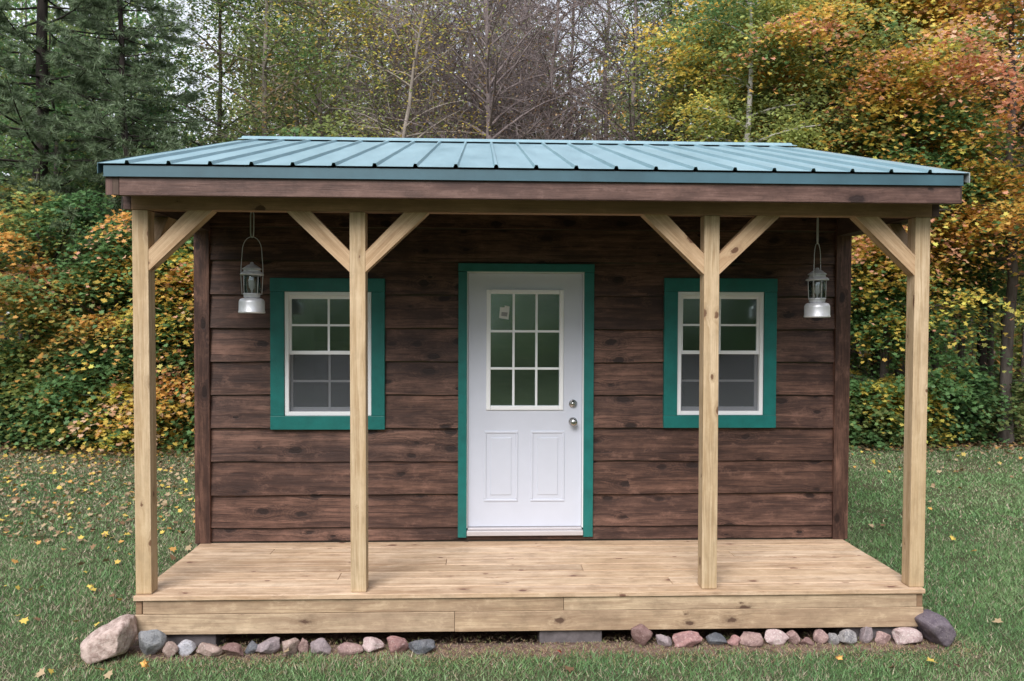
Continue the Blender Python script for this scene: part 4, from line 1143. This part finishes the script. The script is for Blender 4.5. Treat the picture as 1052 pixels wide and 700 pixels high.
# ------------------------------------------------------------------- porch
def porch():
    d = MB(); rng = random.Random(3)
    y = -.012; w = .1455; n = 8
    for i in range(n):
        y1 = min(y + w - .004, PY + .02)
        zo = rng.uniform(-.0015, .0015)
        js = {0: [], 1: [.9], 2: [-1.3], 3: [.35], 4: [-.6], 5: [1.5], 6: [-1.9], 7: []}[i]
        xs = [-2.505] + js + [2.505]
        for p, q in zip(xs[:-1], xs[1:]):
            d.box((p + .0012, y, DZ - .03 + zo), (q - .0012, y1, DZ + zo), 0)
        y += w
        if y > PY: break
    deck = d.build('porch_deck', M['deck'], cabin); bevel(deck, .004)
    # nail heads
    sc = MB()
    for i in range(0):
        for xx in np.arange(-2.4, 2.45, .405):
            for dy in (.035, .105):
                yy = -.012 + i * w + dy
                if yy < PY - .03:
                    cx = xx + rng.uniform(-.01, .01)
                    sc.lathe([(.0001, DZ + .0022), (.0035, DZ + .0022), (.0035, DZ)], 6, (cx, yy, 0))
    s = MB()
    s.box((-2.452, .004, .2165), (.17, .042, .3065), 0); s.box((.1725, .003, .2165), (2.455, .041, .3065), 0)
    s.box((-2.5, 0, .090), (-.52, .040, .2145), 0); s.box((-.518, .001, .088), (2.5, .041, .2145), 0)
    o = s.build('rim_boards', M['skirt'], deck); bevel(o, .003)
    ej = wood('end_joist_lumber', (.40, .28, .18), (.24, .15, .09), (.08, .04, .03), stain=(.2, .12, .08))
    for sx in (-1, 1):
        e = MB()
        a, b = sorted((sx * 2.498, sx * 2.46)); e.box((a, .010, .2165), (b, PY - .01, .3065), 1)
        a, b = sorted((sx * 2.497, sx * 2.457)); e.box((a, .042, .092), (b, PY - .01, .2145), 1)
        o = e.build('end_joist', ej, deck); bevel(o, .003)
    # beam and posts
    b = MB(); b.box((-2.512, .018, 2.7255), (2.524, .068, 2.96), 0); b.box((-2.508, .0695, 2.729), (2.52, .12, 2.96), 0)
    bevel(b.build('porch_beam', M['beam'], cabin), .003)
    PX = [(-2.461, -2.453), (-1.130, -1.124), (1.103, 1.108), (2.469, 2.464)]
    hs = .049
    for xt, xb in PX:
        p = MB(); base = len(p.v)
        p.box((-hs, .021, 0), (hs, .021 + 2 * hs, 2.7245 - DZ - .003), 2)
        # slight lean as in life: shear by a centimetre
        for i in range(base, len(p.v)):
            x, yy, z = p.v[i]; f = z / (2.7245 - DZ); p.v[i] = (x + xb + (xt - xb) * f, yy, z + DZ + .002)
        bevel(p.build('porch_post', M['post'], cabin), .004)
    def brace(xp, sgn, side=False):
        """knee brace from post face xp out towards sgn"""
        w = .113; r = .362 if True else 0; q = MB()
        zt = 2.7248; x_in = xp
        # polygon in the x-z plane
        pts = [(0, zt - r - .012), (0, zt - r + w * 1.03), (r - w * 1.08, zt), (r + .03, zt)]
        u = [(0, 0), (0, w), (.5, w), (.5, 0)]
        off = (random.uniform(0, 60), random.uniform(0, 60))
        y0, y1 = .0245, .108
        F = [(x_in + sgn * a, b) for a, b in pts]
        fr = [(x, y0, z) for x, z in F]; bk = [(x, y1, z) for x, z in F]
        dirx, dirz = .707, .707
        def uvf(p, a): return (off[0] + p[0] * sgn * dirx + p[2] * dirz, off[1] + (-p[0] * sgn * dirz + p[2] * dirx) + a)
        def Q(ps, a=0): q.poly(ps, [uvf(p, a + p[1]) for p in ps])
        if sgn > 0: Q(fr); Q(bk[::-1])
        else: Q(fr[::-1]); Q(bk)
        for i in range(4):
            j = (i + 1) % 4
            Q([fr[i], fr[j], bk[j], bk[i]] if sgn < 0 else [fr[j], fr[i], bk[i], bk[j]])
        o = q.build('knee_brace', M['brace'], cabin)
        if side: o.matrix_local = side
        else: bevel(o, .003)
        return o
    brace(-2.461 + hs, 1)
    brace(-1.130 - hs, -1); brace(-1.130 + hs, 1)
    brace(1.103 - hs, -1); brace(1.103 + hs, 1)
    brace(2.469 - hs, -1)
    # braces running back to the side beams
    for xc in (-2.461, 2.469):
        sm = Matrix.Translation((xc, .121, 0)) @ Matrix.Rotation(R(90), 4, 'Z') @ Matrix.Translation((0, -.066, 0))
        brace(0, 1, sm)
    # side beams back to the wall
    for xa, xb in ((-2.562, -2.5145), (2.5265, 2.574)):
        s2 = MB(); s2.box((xa, .022, 2.727), (xb, PY - .044, 2.93), 1)
        bevel(s2.build('side_beam', M['stained'], cabin), .003)
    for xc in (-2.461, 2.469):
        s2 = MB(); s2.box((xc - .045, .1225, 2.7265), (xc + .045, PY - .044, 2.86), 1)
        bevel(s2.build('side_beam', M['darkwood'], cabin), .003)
    # blocks under the porch and floor
    for x0, x1, y0, y1 in ((.02, .42, .03, .25), (-2.47, -2.02, .05, .25), (2.02, 2.46, .05, .25), (-2.4, -2.0, 1.9, 2.1), (2.0, 2.4, 1.9, 2.1), (-.2, .2, 2.6, 2.8), (-2.4, -2.0, 4.6, 4.8), (2.0, 2.4, 4.6, 4.8)):
        k = MB(); k.box((x0, y0, -.15), (x1, y1, .0875)); bevel(k.build('support_block', M['concrete'], cabin), .006)
    # floor framing seen in the gap
    j = MB()
    j.box((-2.40, PY - .02, .0925), (2.40, PY + .02, .249), 0)
    j.build('floor_joist', M['darkwood'], cabin)
porch()

# -------------------------------------------------------------------- roof
def roof():
    x0, x1 = -2.600, 2.615
    prof = []
    xs = [-2.431 + .24 * k for k in range(21)]
    prof.append((x0, 0))
    for x in xs:
        prof += [(x - .015, 0), (x - .008, .018), (x + .008, .018), (x + .015, 0), (x + .08, .0), (x + .12, .0), (x + .16, .0)] if x < 2.3 else [(x - .015, 0), (x - .008, .018), (x + .008, .018), (x + .015, 0)]
    prof.append((x1, 0))
    ln = math.hypot(RY - EY, RZ - EZ); ang = math.atan2(RZ - EZ, RY - EY)
    m = 10
    r = MB()
    for side in (0, 1):
        base = len(r.v)
        for j in range(m + 1):
            t = j / m
            y = EY + (RY - EY) * t; z = EZ + (RZ - EZ) * t
            for i, (x, h) in enumerate(prof):
                wv = .0016 * math.sin(x * 37 + j * 1.3) * math.sin(x * 5 + j) if h == 0 and 0 < j < m else 0
                yy, zz = y - math.sin(ang) * h, z + math.cos(ang) * h + wv
                if side: yy = 2 * RY - yy
                r.v.append((x, yy, zz))
        n = len(prof)
        for j in range(m):
            for i in range(n - 1):
                a = base + j * n + i
                f = (a, a + 1, a + n + 1, a + n)
                r.f.append(f if not side else f[::-1]); r.uv.append([(0, 0)] * 4); r.sm.append(False)
    rf = r.build('roof', M['roof'], cabin)
    sm = rf.modifiers.new('sheet', 'SOLIDIFY'); sm.thickness = .0012; sm.offset = -1
    # deck boards below the metal
    s = MB()
    for side in (0, 1):
        q = [(EY + .03, roofz(EY + .03) - .012), (RY, RZ - .012), (RY, RZ - .030), (EY + .03, roofz(EY + .03) - .030)]
        if side: q = [(2 * RY - y, z) for y, z in q][::-1]
        a = [(x0 + .03, y, z) for y, z in q]; b = [(x1 - .03, y, z) for y, z in q]
        s.poly(a[::-1], [(p[1], p[2]) for p in a]); s.poly(b, [(p[1], p[2]) for p in b])
        for i in range(4):
            j = (i + 1) % 4
            s.poly([a[i], a[j], b[j], b[i]], [(0, a[i][1]), (0, a[j][1]), (5, a[j][1]), (5, a[i][1])])
    s.build('roof_sheathing', M['darkwood'], rf)
    ra = MB()
    for k in range(9):
        x = -2.46 + k * (4.93 / 8)
        for side in (0, 1):
            q = [(-.14, roofz(-.14) - .0325), (RY - .02, RZ - .038), (RY - .02, RZ - .13), (-.14, roofz(-.14) - .125)]
            if side: q = [(2 * RY - y, z) for y, z in q][::-1]
            a = [(x - .019, y, z) for y, z in q]; b = [(x + .019, y, z) for y, z in q]
            ra.poly(a[::-1]); ra.poly(b)
            for i in range(4):
                j = (i + 1) % 4
                ra.poly([a[i], a[j], b[j], b[i]], [(a[i][1], 0), (a[j][1], 0), (a[j][1], .1), (a[i][1], .1)])
    ra.build('rafters', M['darkwood'], rf)
    # ridge cap: two flanges resting on the ribs
    c = MB(); fl = .17; h = .0200
    def P(d, hh): return (RY - math.cos(ang) * d - math.sin(ang) * hh, RZ - math.sin(ang) * d + math.cos(ang) * hh)
    pr = [P(fl, h - .004), P(fl - .004, h), P(.05, h), P(.03, h + .012), (RY, P(0, h + .016)[1])]
    pr = pr + [(2 * RY - y, z) for y, z in pr[:-1][::-1]]
    for i in range(len(pr) - 1):
        (ya, za), (yb, zb) = pr[i], pr[i + 1]
        c.poly([(x0 - .004, ya, za), (x1 + .004, ya, za), (x1 + .004, yb, zb), (x0 - .004, yb, zb)])
    co = c.build('ridge_cap', M['roof'], rf); m2 = co.modifiers.new('s', 'SOLIDIFY'); m2.thickness = .0015
    # eave trim under the sheet
    for side in (0, 1):
        e = MB()
        def Y(y): return y if not side else 2 * RY - y
        a, b = sorted((Y(-.203), Y(-.197))); e.box((-2.572, a, 2.886), (2.586, b, 2.951), 0)
        a, b = sorted((Y(-.212), Y(-.2035))); e.box((-2.572, a, 2.886), (2.586, b, 2.890), 0)
        e.build('eave_trim', M['roofedge'], rf)
    # fascia
    for side in (0, 1):
        f = MB()
        def Y(y): return y if not side else 2 * RY - y
        a, b = sorted((Y(-.195), Y(-.157)))
        if not side:
            f.box((-2.486, a, 2.779), (2.574, b, 2.925), 0)
        else: f.box((-2.53, a, 2.779), (2.574, b, 2.925), 0)
        bevel(f.build('fascia', M['stained'], rf), .003)
    # rake boards and metal rake trim
    for sx, xa, xb in ((-1, -2.565, -2.527), (1, 2.577, 2.612)):
        g = MB(); t = MB()
        for side in (0, 1):
            y0r = -.192 if sx < 0 else -.15
            q = [(y0r, roofz(y0r) - .034), (RY, RZ - .034), (RY, RZ - .18), (y0r, 2.781 if sx < 0 else 2.79)]
            tq = [(-.216, roofz(-.216) + .003), (RY, RZ + .003), (RY, RZ - .06), (-.216, roofz(-.216) - .06)]
            for mb, qq, u, v in ((g, q, xa, xb), (t, tq, (xa - .036 if sx < 0 else xb + .0035), (xa - .033 if sx < 0 else xb + .0065))):
                if side: qq = [(2 * RY - y, z) for y, z in qq][::-1]
                a = [(u, y, z) for y, z in qq]; b = [(v, y, z) for y, z in qq]
                off = random.uniform(0, 50)
                mb.poly(a[::-1], [(off + p[1], p[2] - roofz(p[1])) for p in a[::-1]]); mb.poly(b, [(off + p[1], p[2] - roofz(p[1])) for p in b])
                for i in range(4):
                    j = (i + 1) % 4
                    mb.poly([a[i], a[j], b[j], b[i]], [(off + a[i][1], 0), (off + a[j][1], 0), (off + a[j][1], .03), (off + a[i][1], .03)])
        g.build('rake_board', M['stained'], rf)
        t.build('rake_trim', M['roofedge'] if sx < 0 else M['galvtrim'], rf)
    # the left corner shows the end of the rake board beside the fascia
    e2 = MB(); e2.box((-2.5265, -.193, 2.781), (-2.489, -.157, 2.922), 2); bevel(e2.build('fascia_end', M['darkwood'], rf), .002)
roof()

# ---------------------------------------------------------------- lanterns
def lantern():
    root = empty('lantern', (0, 0, 0))
    def lt(name, prof, mat, n=28, parent=root):
        m = MB(); m.lathe(prof, n); return m.build(name, M[mat], parent)
    lt('fuel_base', [(.0005, 0), (.084, 0), (.090, .003), (.091, .010), (.0875, .016), (.087, .070), (.086, .082), (.079, .096), (.062, .104), (.040, .107)], 'alu')
    lt('burner_collar', [(.040, .106), (.052, .108), (.055, .114), (.055, .128), (.060, .131), (.060, .137), (.050, .139), (.0005, .139)], 'cap')
    g = lt('globe', [(.050, .139), (.0555, .150), (.0565, .20), (.0555, .250), (.050, .262)], 'globe')
    m = lt('mantle', [(.004, .139), (.008, .16), (.018, .178), (.021, .20), (.015, .225), (.005, .24), (.0005, .241)], 'mantle', 14)
    mm = MB(); mm.tube([(.03, 0, .139), (.03, 0, .235), (.022, 0, .248), (0, 0, .248), (0, 0, .24)], .003, 6)
    mm.build('generator_tube', M['blackmetal'], root)
    lt('vent_cap', [(.0005, .262), (.072, .262), (.079, .264), (.079, .270), (.070, .281), (.056, .289), (.056, .303), (.064, .304), (.064, .308), (.048, .320), (.028, .334), (.014, .340), (.012, .350), (.006, .354), (.0005, .355)], 'cap')
    for k in range(4):
        w = MB()
        a = R(45 + 90 * k); w.tube([(.062 * math.cos(a), .062 * math.sin(a), .126), (.066 * math.cos(a), .066 * math.sin(a), .20), (.068 * math.cos(a), .068 * math.sin(a), .265)], .0022, 6)
        w.build('guard_wire', M['galv'], root)
    b = MB(); pts = [(-.066, 0, .13), (-.074, 0, .27)]
    pts += [(-.072, 0, .33), (-.068, 0, .38)]
    for k in range(1, 12):
        a = math.pi - math.pi * k / 12; pts.append((.066 * math.cos(a), 0, .415 + .115 * math.sin(a) ** .9))
    pts += [(.068, 0, .38), (.072, 0, .33), (.074, 0, .27), (.066, 0, .13)]
    b.tube(pts, .0025, 6); b.build('bail', M['galv'], root)
    h = MB()
    loop = [(-.010, 0, .56), (-.011, 0, .68), (-.006, 0, .705), (0, 0, .712), (.006, 0, .705), (.011, 0, .68), (.010, 0, .56), (.008, 0, .535), (0, 0, .524), (-.008, 0, .535), (-.010, 0, .56)]
    h.tube(loop, .0042, 8, cap=False)
    h.tube([(0, 0, .70), (0, .004, .74), (0, .004, 1.02), (0, .004, 1.045)], .0032, 8)
    h.build('hook', M['galv'], root)
    return root
def tree_copy(o, parent=None):
    c = o.copy(); COL.objects.link(c)
    if parent is not None: c.parent = parent
    for ch in o.children: tree_copy(ch, c)
    return c
l1 = lantern(); l2 = tree_copy(l1)
l1.location = (-1.950, .6, 2.097); l1.rotation_euler = (0, R(.4), R(8))
l2.location = (2.038, .6, 2.085); l2.rotation_euler = (0, R(-1), R(48))
tag(l1, 'metal camping lantern hanging by its bail left of the left window', 'lantern', 'lanterns hanging under the porch roof')
tag(l2, 'metal camping lantern hanging between the right window and the cabin corner', 'lantern', 'lanterns hanging under the porch roof')

# ----------------------------------------------------------- light & camera
world = bpy.data.worlds.new('World'); scene.world = world; world.use_nodes = True
wn = world.node_tree; wn.nodes.clear()
sky = wn.nodes.new('ShaderNodeTexSky'); sky.sky_type = 'NISHITA'; sky.sun_disc = False
sky.sun_elevation = R(44); sky.sun_rotation = R(200); sky.air_density = 1.0; sky.dust_density = 3.0; sky.ozone_density = 1.0
hs = wn.nodes.new('ShaderNodeHueSaturation'); hs.inputs['Saturation'].default_value = .5
bg = wn.nodes.new('ShaderNodeBackground'); bg.inputs['Strength'].default_value = .13
wo = wn.nodes.new('ShaderNodeOutputWorld')
tcw = wn.nodes.new('ShaderNodeTexCoord')
cn = wn.nodes.new('ShaderNodeTexNoise'); cn.inputs['Scale'].default_value = 3.0; cn.inputs['Detail'].default_value = 6
wn.links.new(tcw.outputs['Generated'], cn.inputs['Vector'])
cr = wn.nodes.new('ShaderNodeValToRGB'); cr.color_ramp.elements[0].position = .3; cr.color_ramp.elements[0].color = (2.9, 3.05, 3.5, 1); cr.color_ramp.elements[1].position = .7; cr.color_ramp.elements[1].color = (3.9, 4.0, 4.4, 1)
wn.links.new(cn.outputs[0], cr.inputs[0])
cm = wn.nodes.new('ShaderNodeMix'); cm.data_type = 'RGBA'; cm.inputs[0].default_value = .75      # overcast: cloud over most of the blue
wn.links.new(sky.outputs[0], hs.inputs['Color']); wn.links.new(hs.outputs[0], cm.inputs[6]); wn.links.new(cr.outputs[0], cm.inputs[7]); wn.links.new(cm.outputs[2], bg.inputs[0]); wn.links.new(bg.outputs[0], wo.inputs[0])
sl = bpy.data.lights.new('sun', 'SUN'); sl.energy = 1.5; sl.angle = R(35); sl.color = (1, .975, .94)
so = bpy.data.objects.new('sun', sl); COL.objects.link(so)
az, el = R(200), R(44)   # behind the camera, a little to its left
sd = Vector((math.sin(az) * math.cos(el), math.cos(az) * math.cos(el), math.sin(el)))
so.rotation_euler = sd.to_track_quat('Z', 'Y').to_euler()
so.location = sd * 30

cam = bpy.data.cameras.new('camera'); co = bpy.data.objects.new('camera', cam); COL.objects.link(co)
YAW, PIT, ROL = -.0384, -.0228, .0040
def cray(x3, y2, z3):
    c, s = math.cos(ROL), math.sin(ROL); x = c * x3 - s * z3; z2 = s * x3 + c * z3
    c, s = math.cos(PIT), math.sin(PIT); y = c * y2 - s * z2; z = s * y2 + c * z2
    c, s = math.cos(YAW), math.sin(YAW); return Vector((c * x - s * y, s * x + c * y, z))
rt, fw, upv = cray(1, 0, 0), cray(0, 1, 0), cray(0, 0, 1)
mw = Matrix(((rt.x, upv.x, -fw.x, CX), (rt.y, upv.y, -fw.y, CY), (rt.z, upv.z, -fw.z, CZ), (0, 0, 0, 1)))
co.matrix_world = mw
cam.sensor_fit = 'HORIZONTAL'; cam.sensor_width = 36; cam.lens = 800 / 1052 * 36; cam.clip_end = 2000; cam.clip_start = .05
scene.camera = co
scene.render.engine = 'CYCLES'
scene.cycles.use_denoising = True
scene.cycles.max_bounces = 6; scene.cycles.diffuse_bounces = 4; scene.cycles.transparent_max_bounces = 12; scene.cycles.transmission_bounces = 4; scene.cycles.glossy_bounces = 3
scene.cycles.sample_clamp_indirect = 6
vs = scene.view_settings
vs.view_transform = 'Standard'; vs.look = 'None'; vs.gamma = 1; vs.exposure = 1.34; vs.use_curve_mapping = False
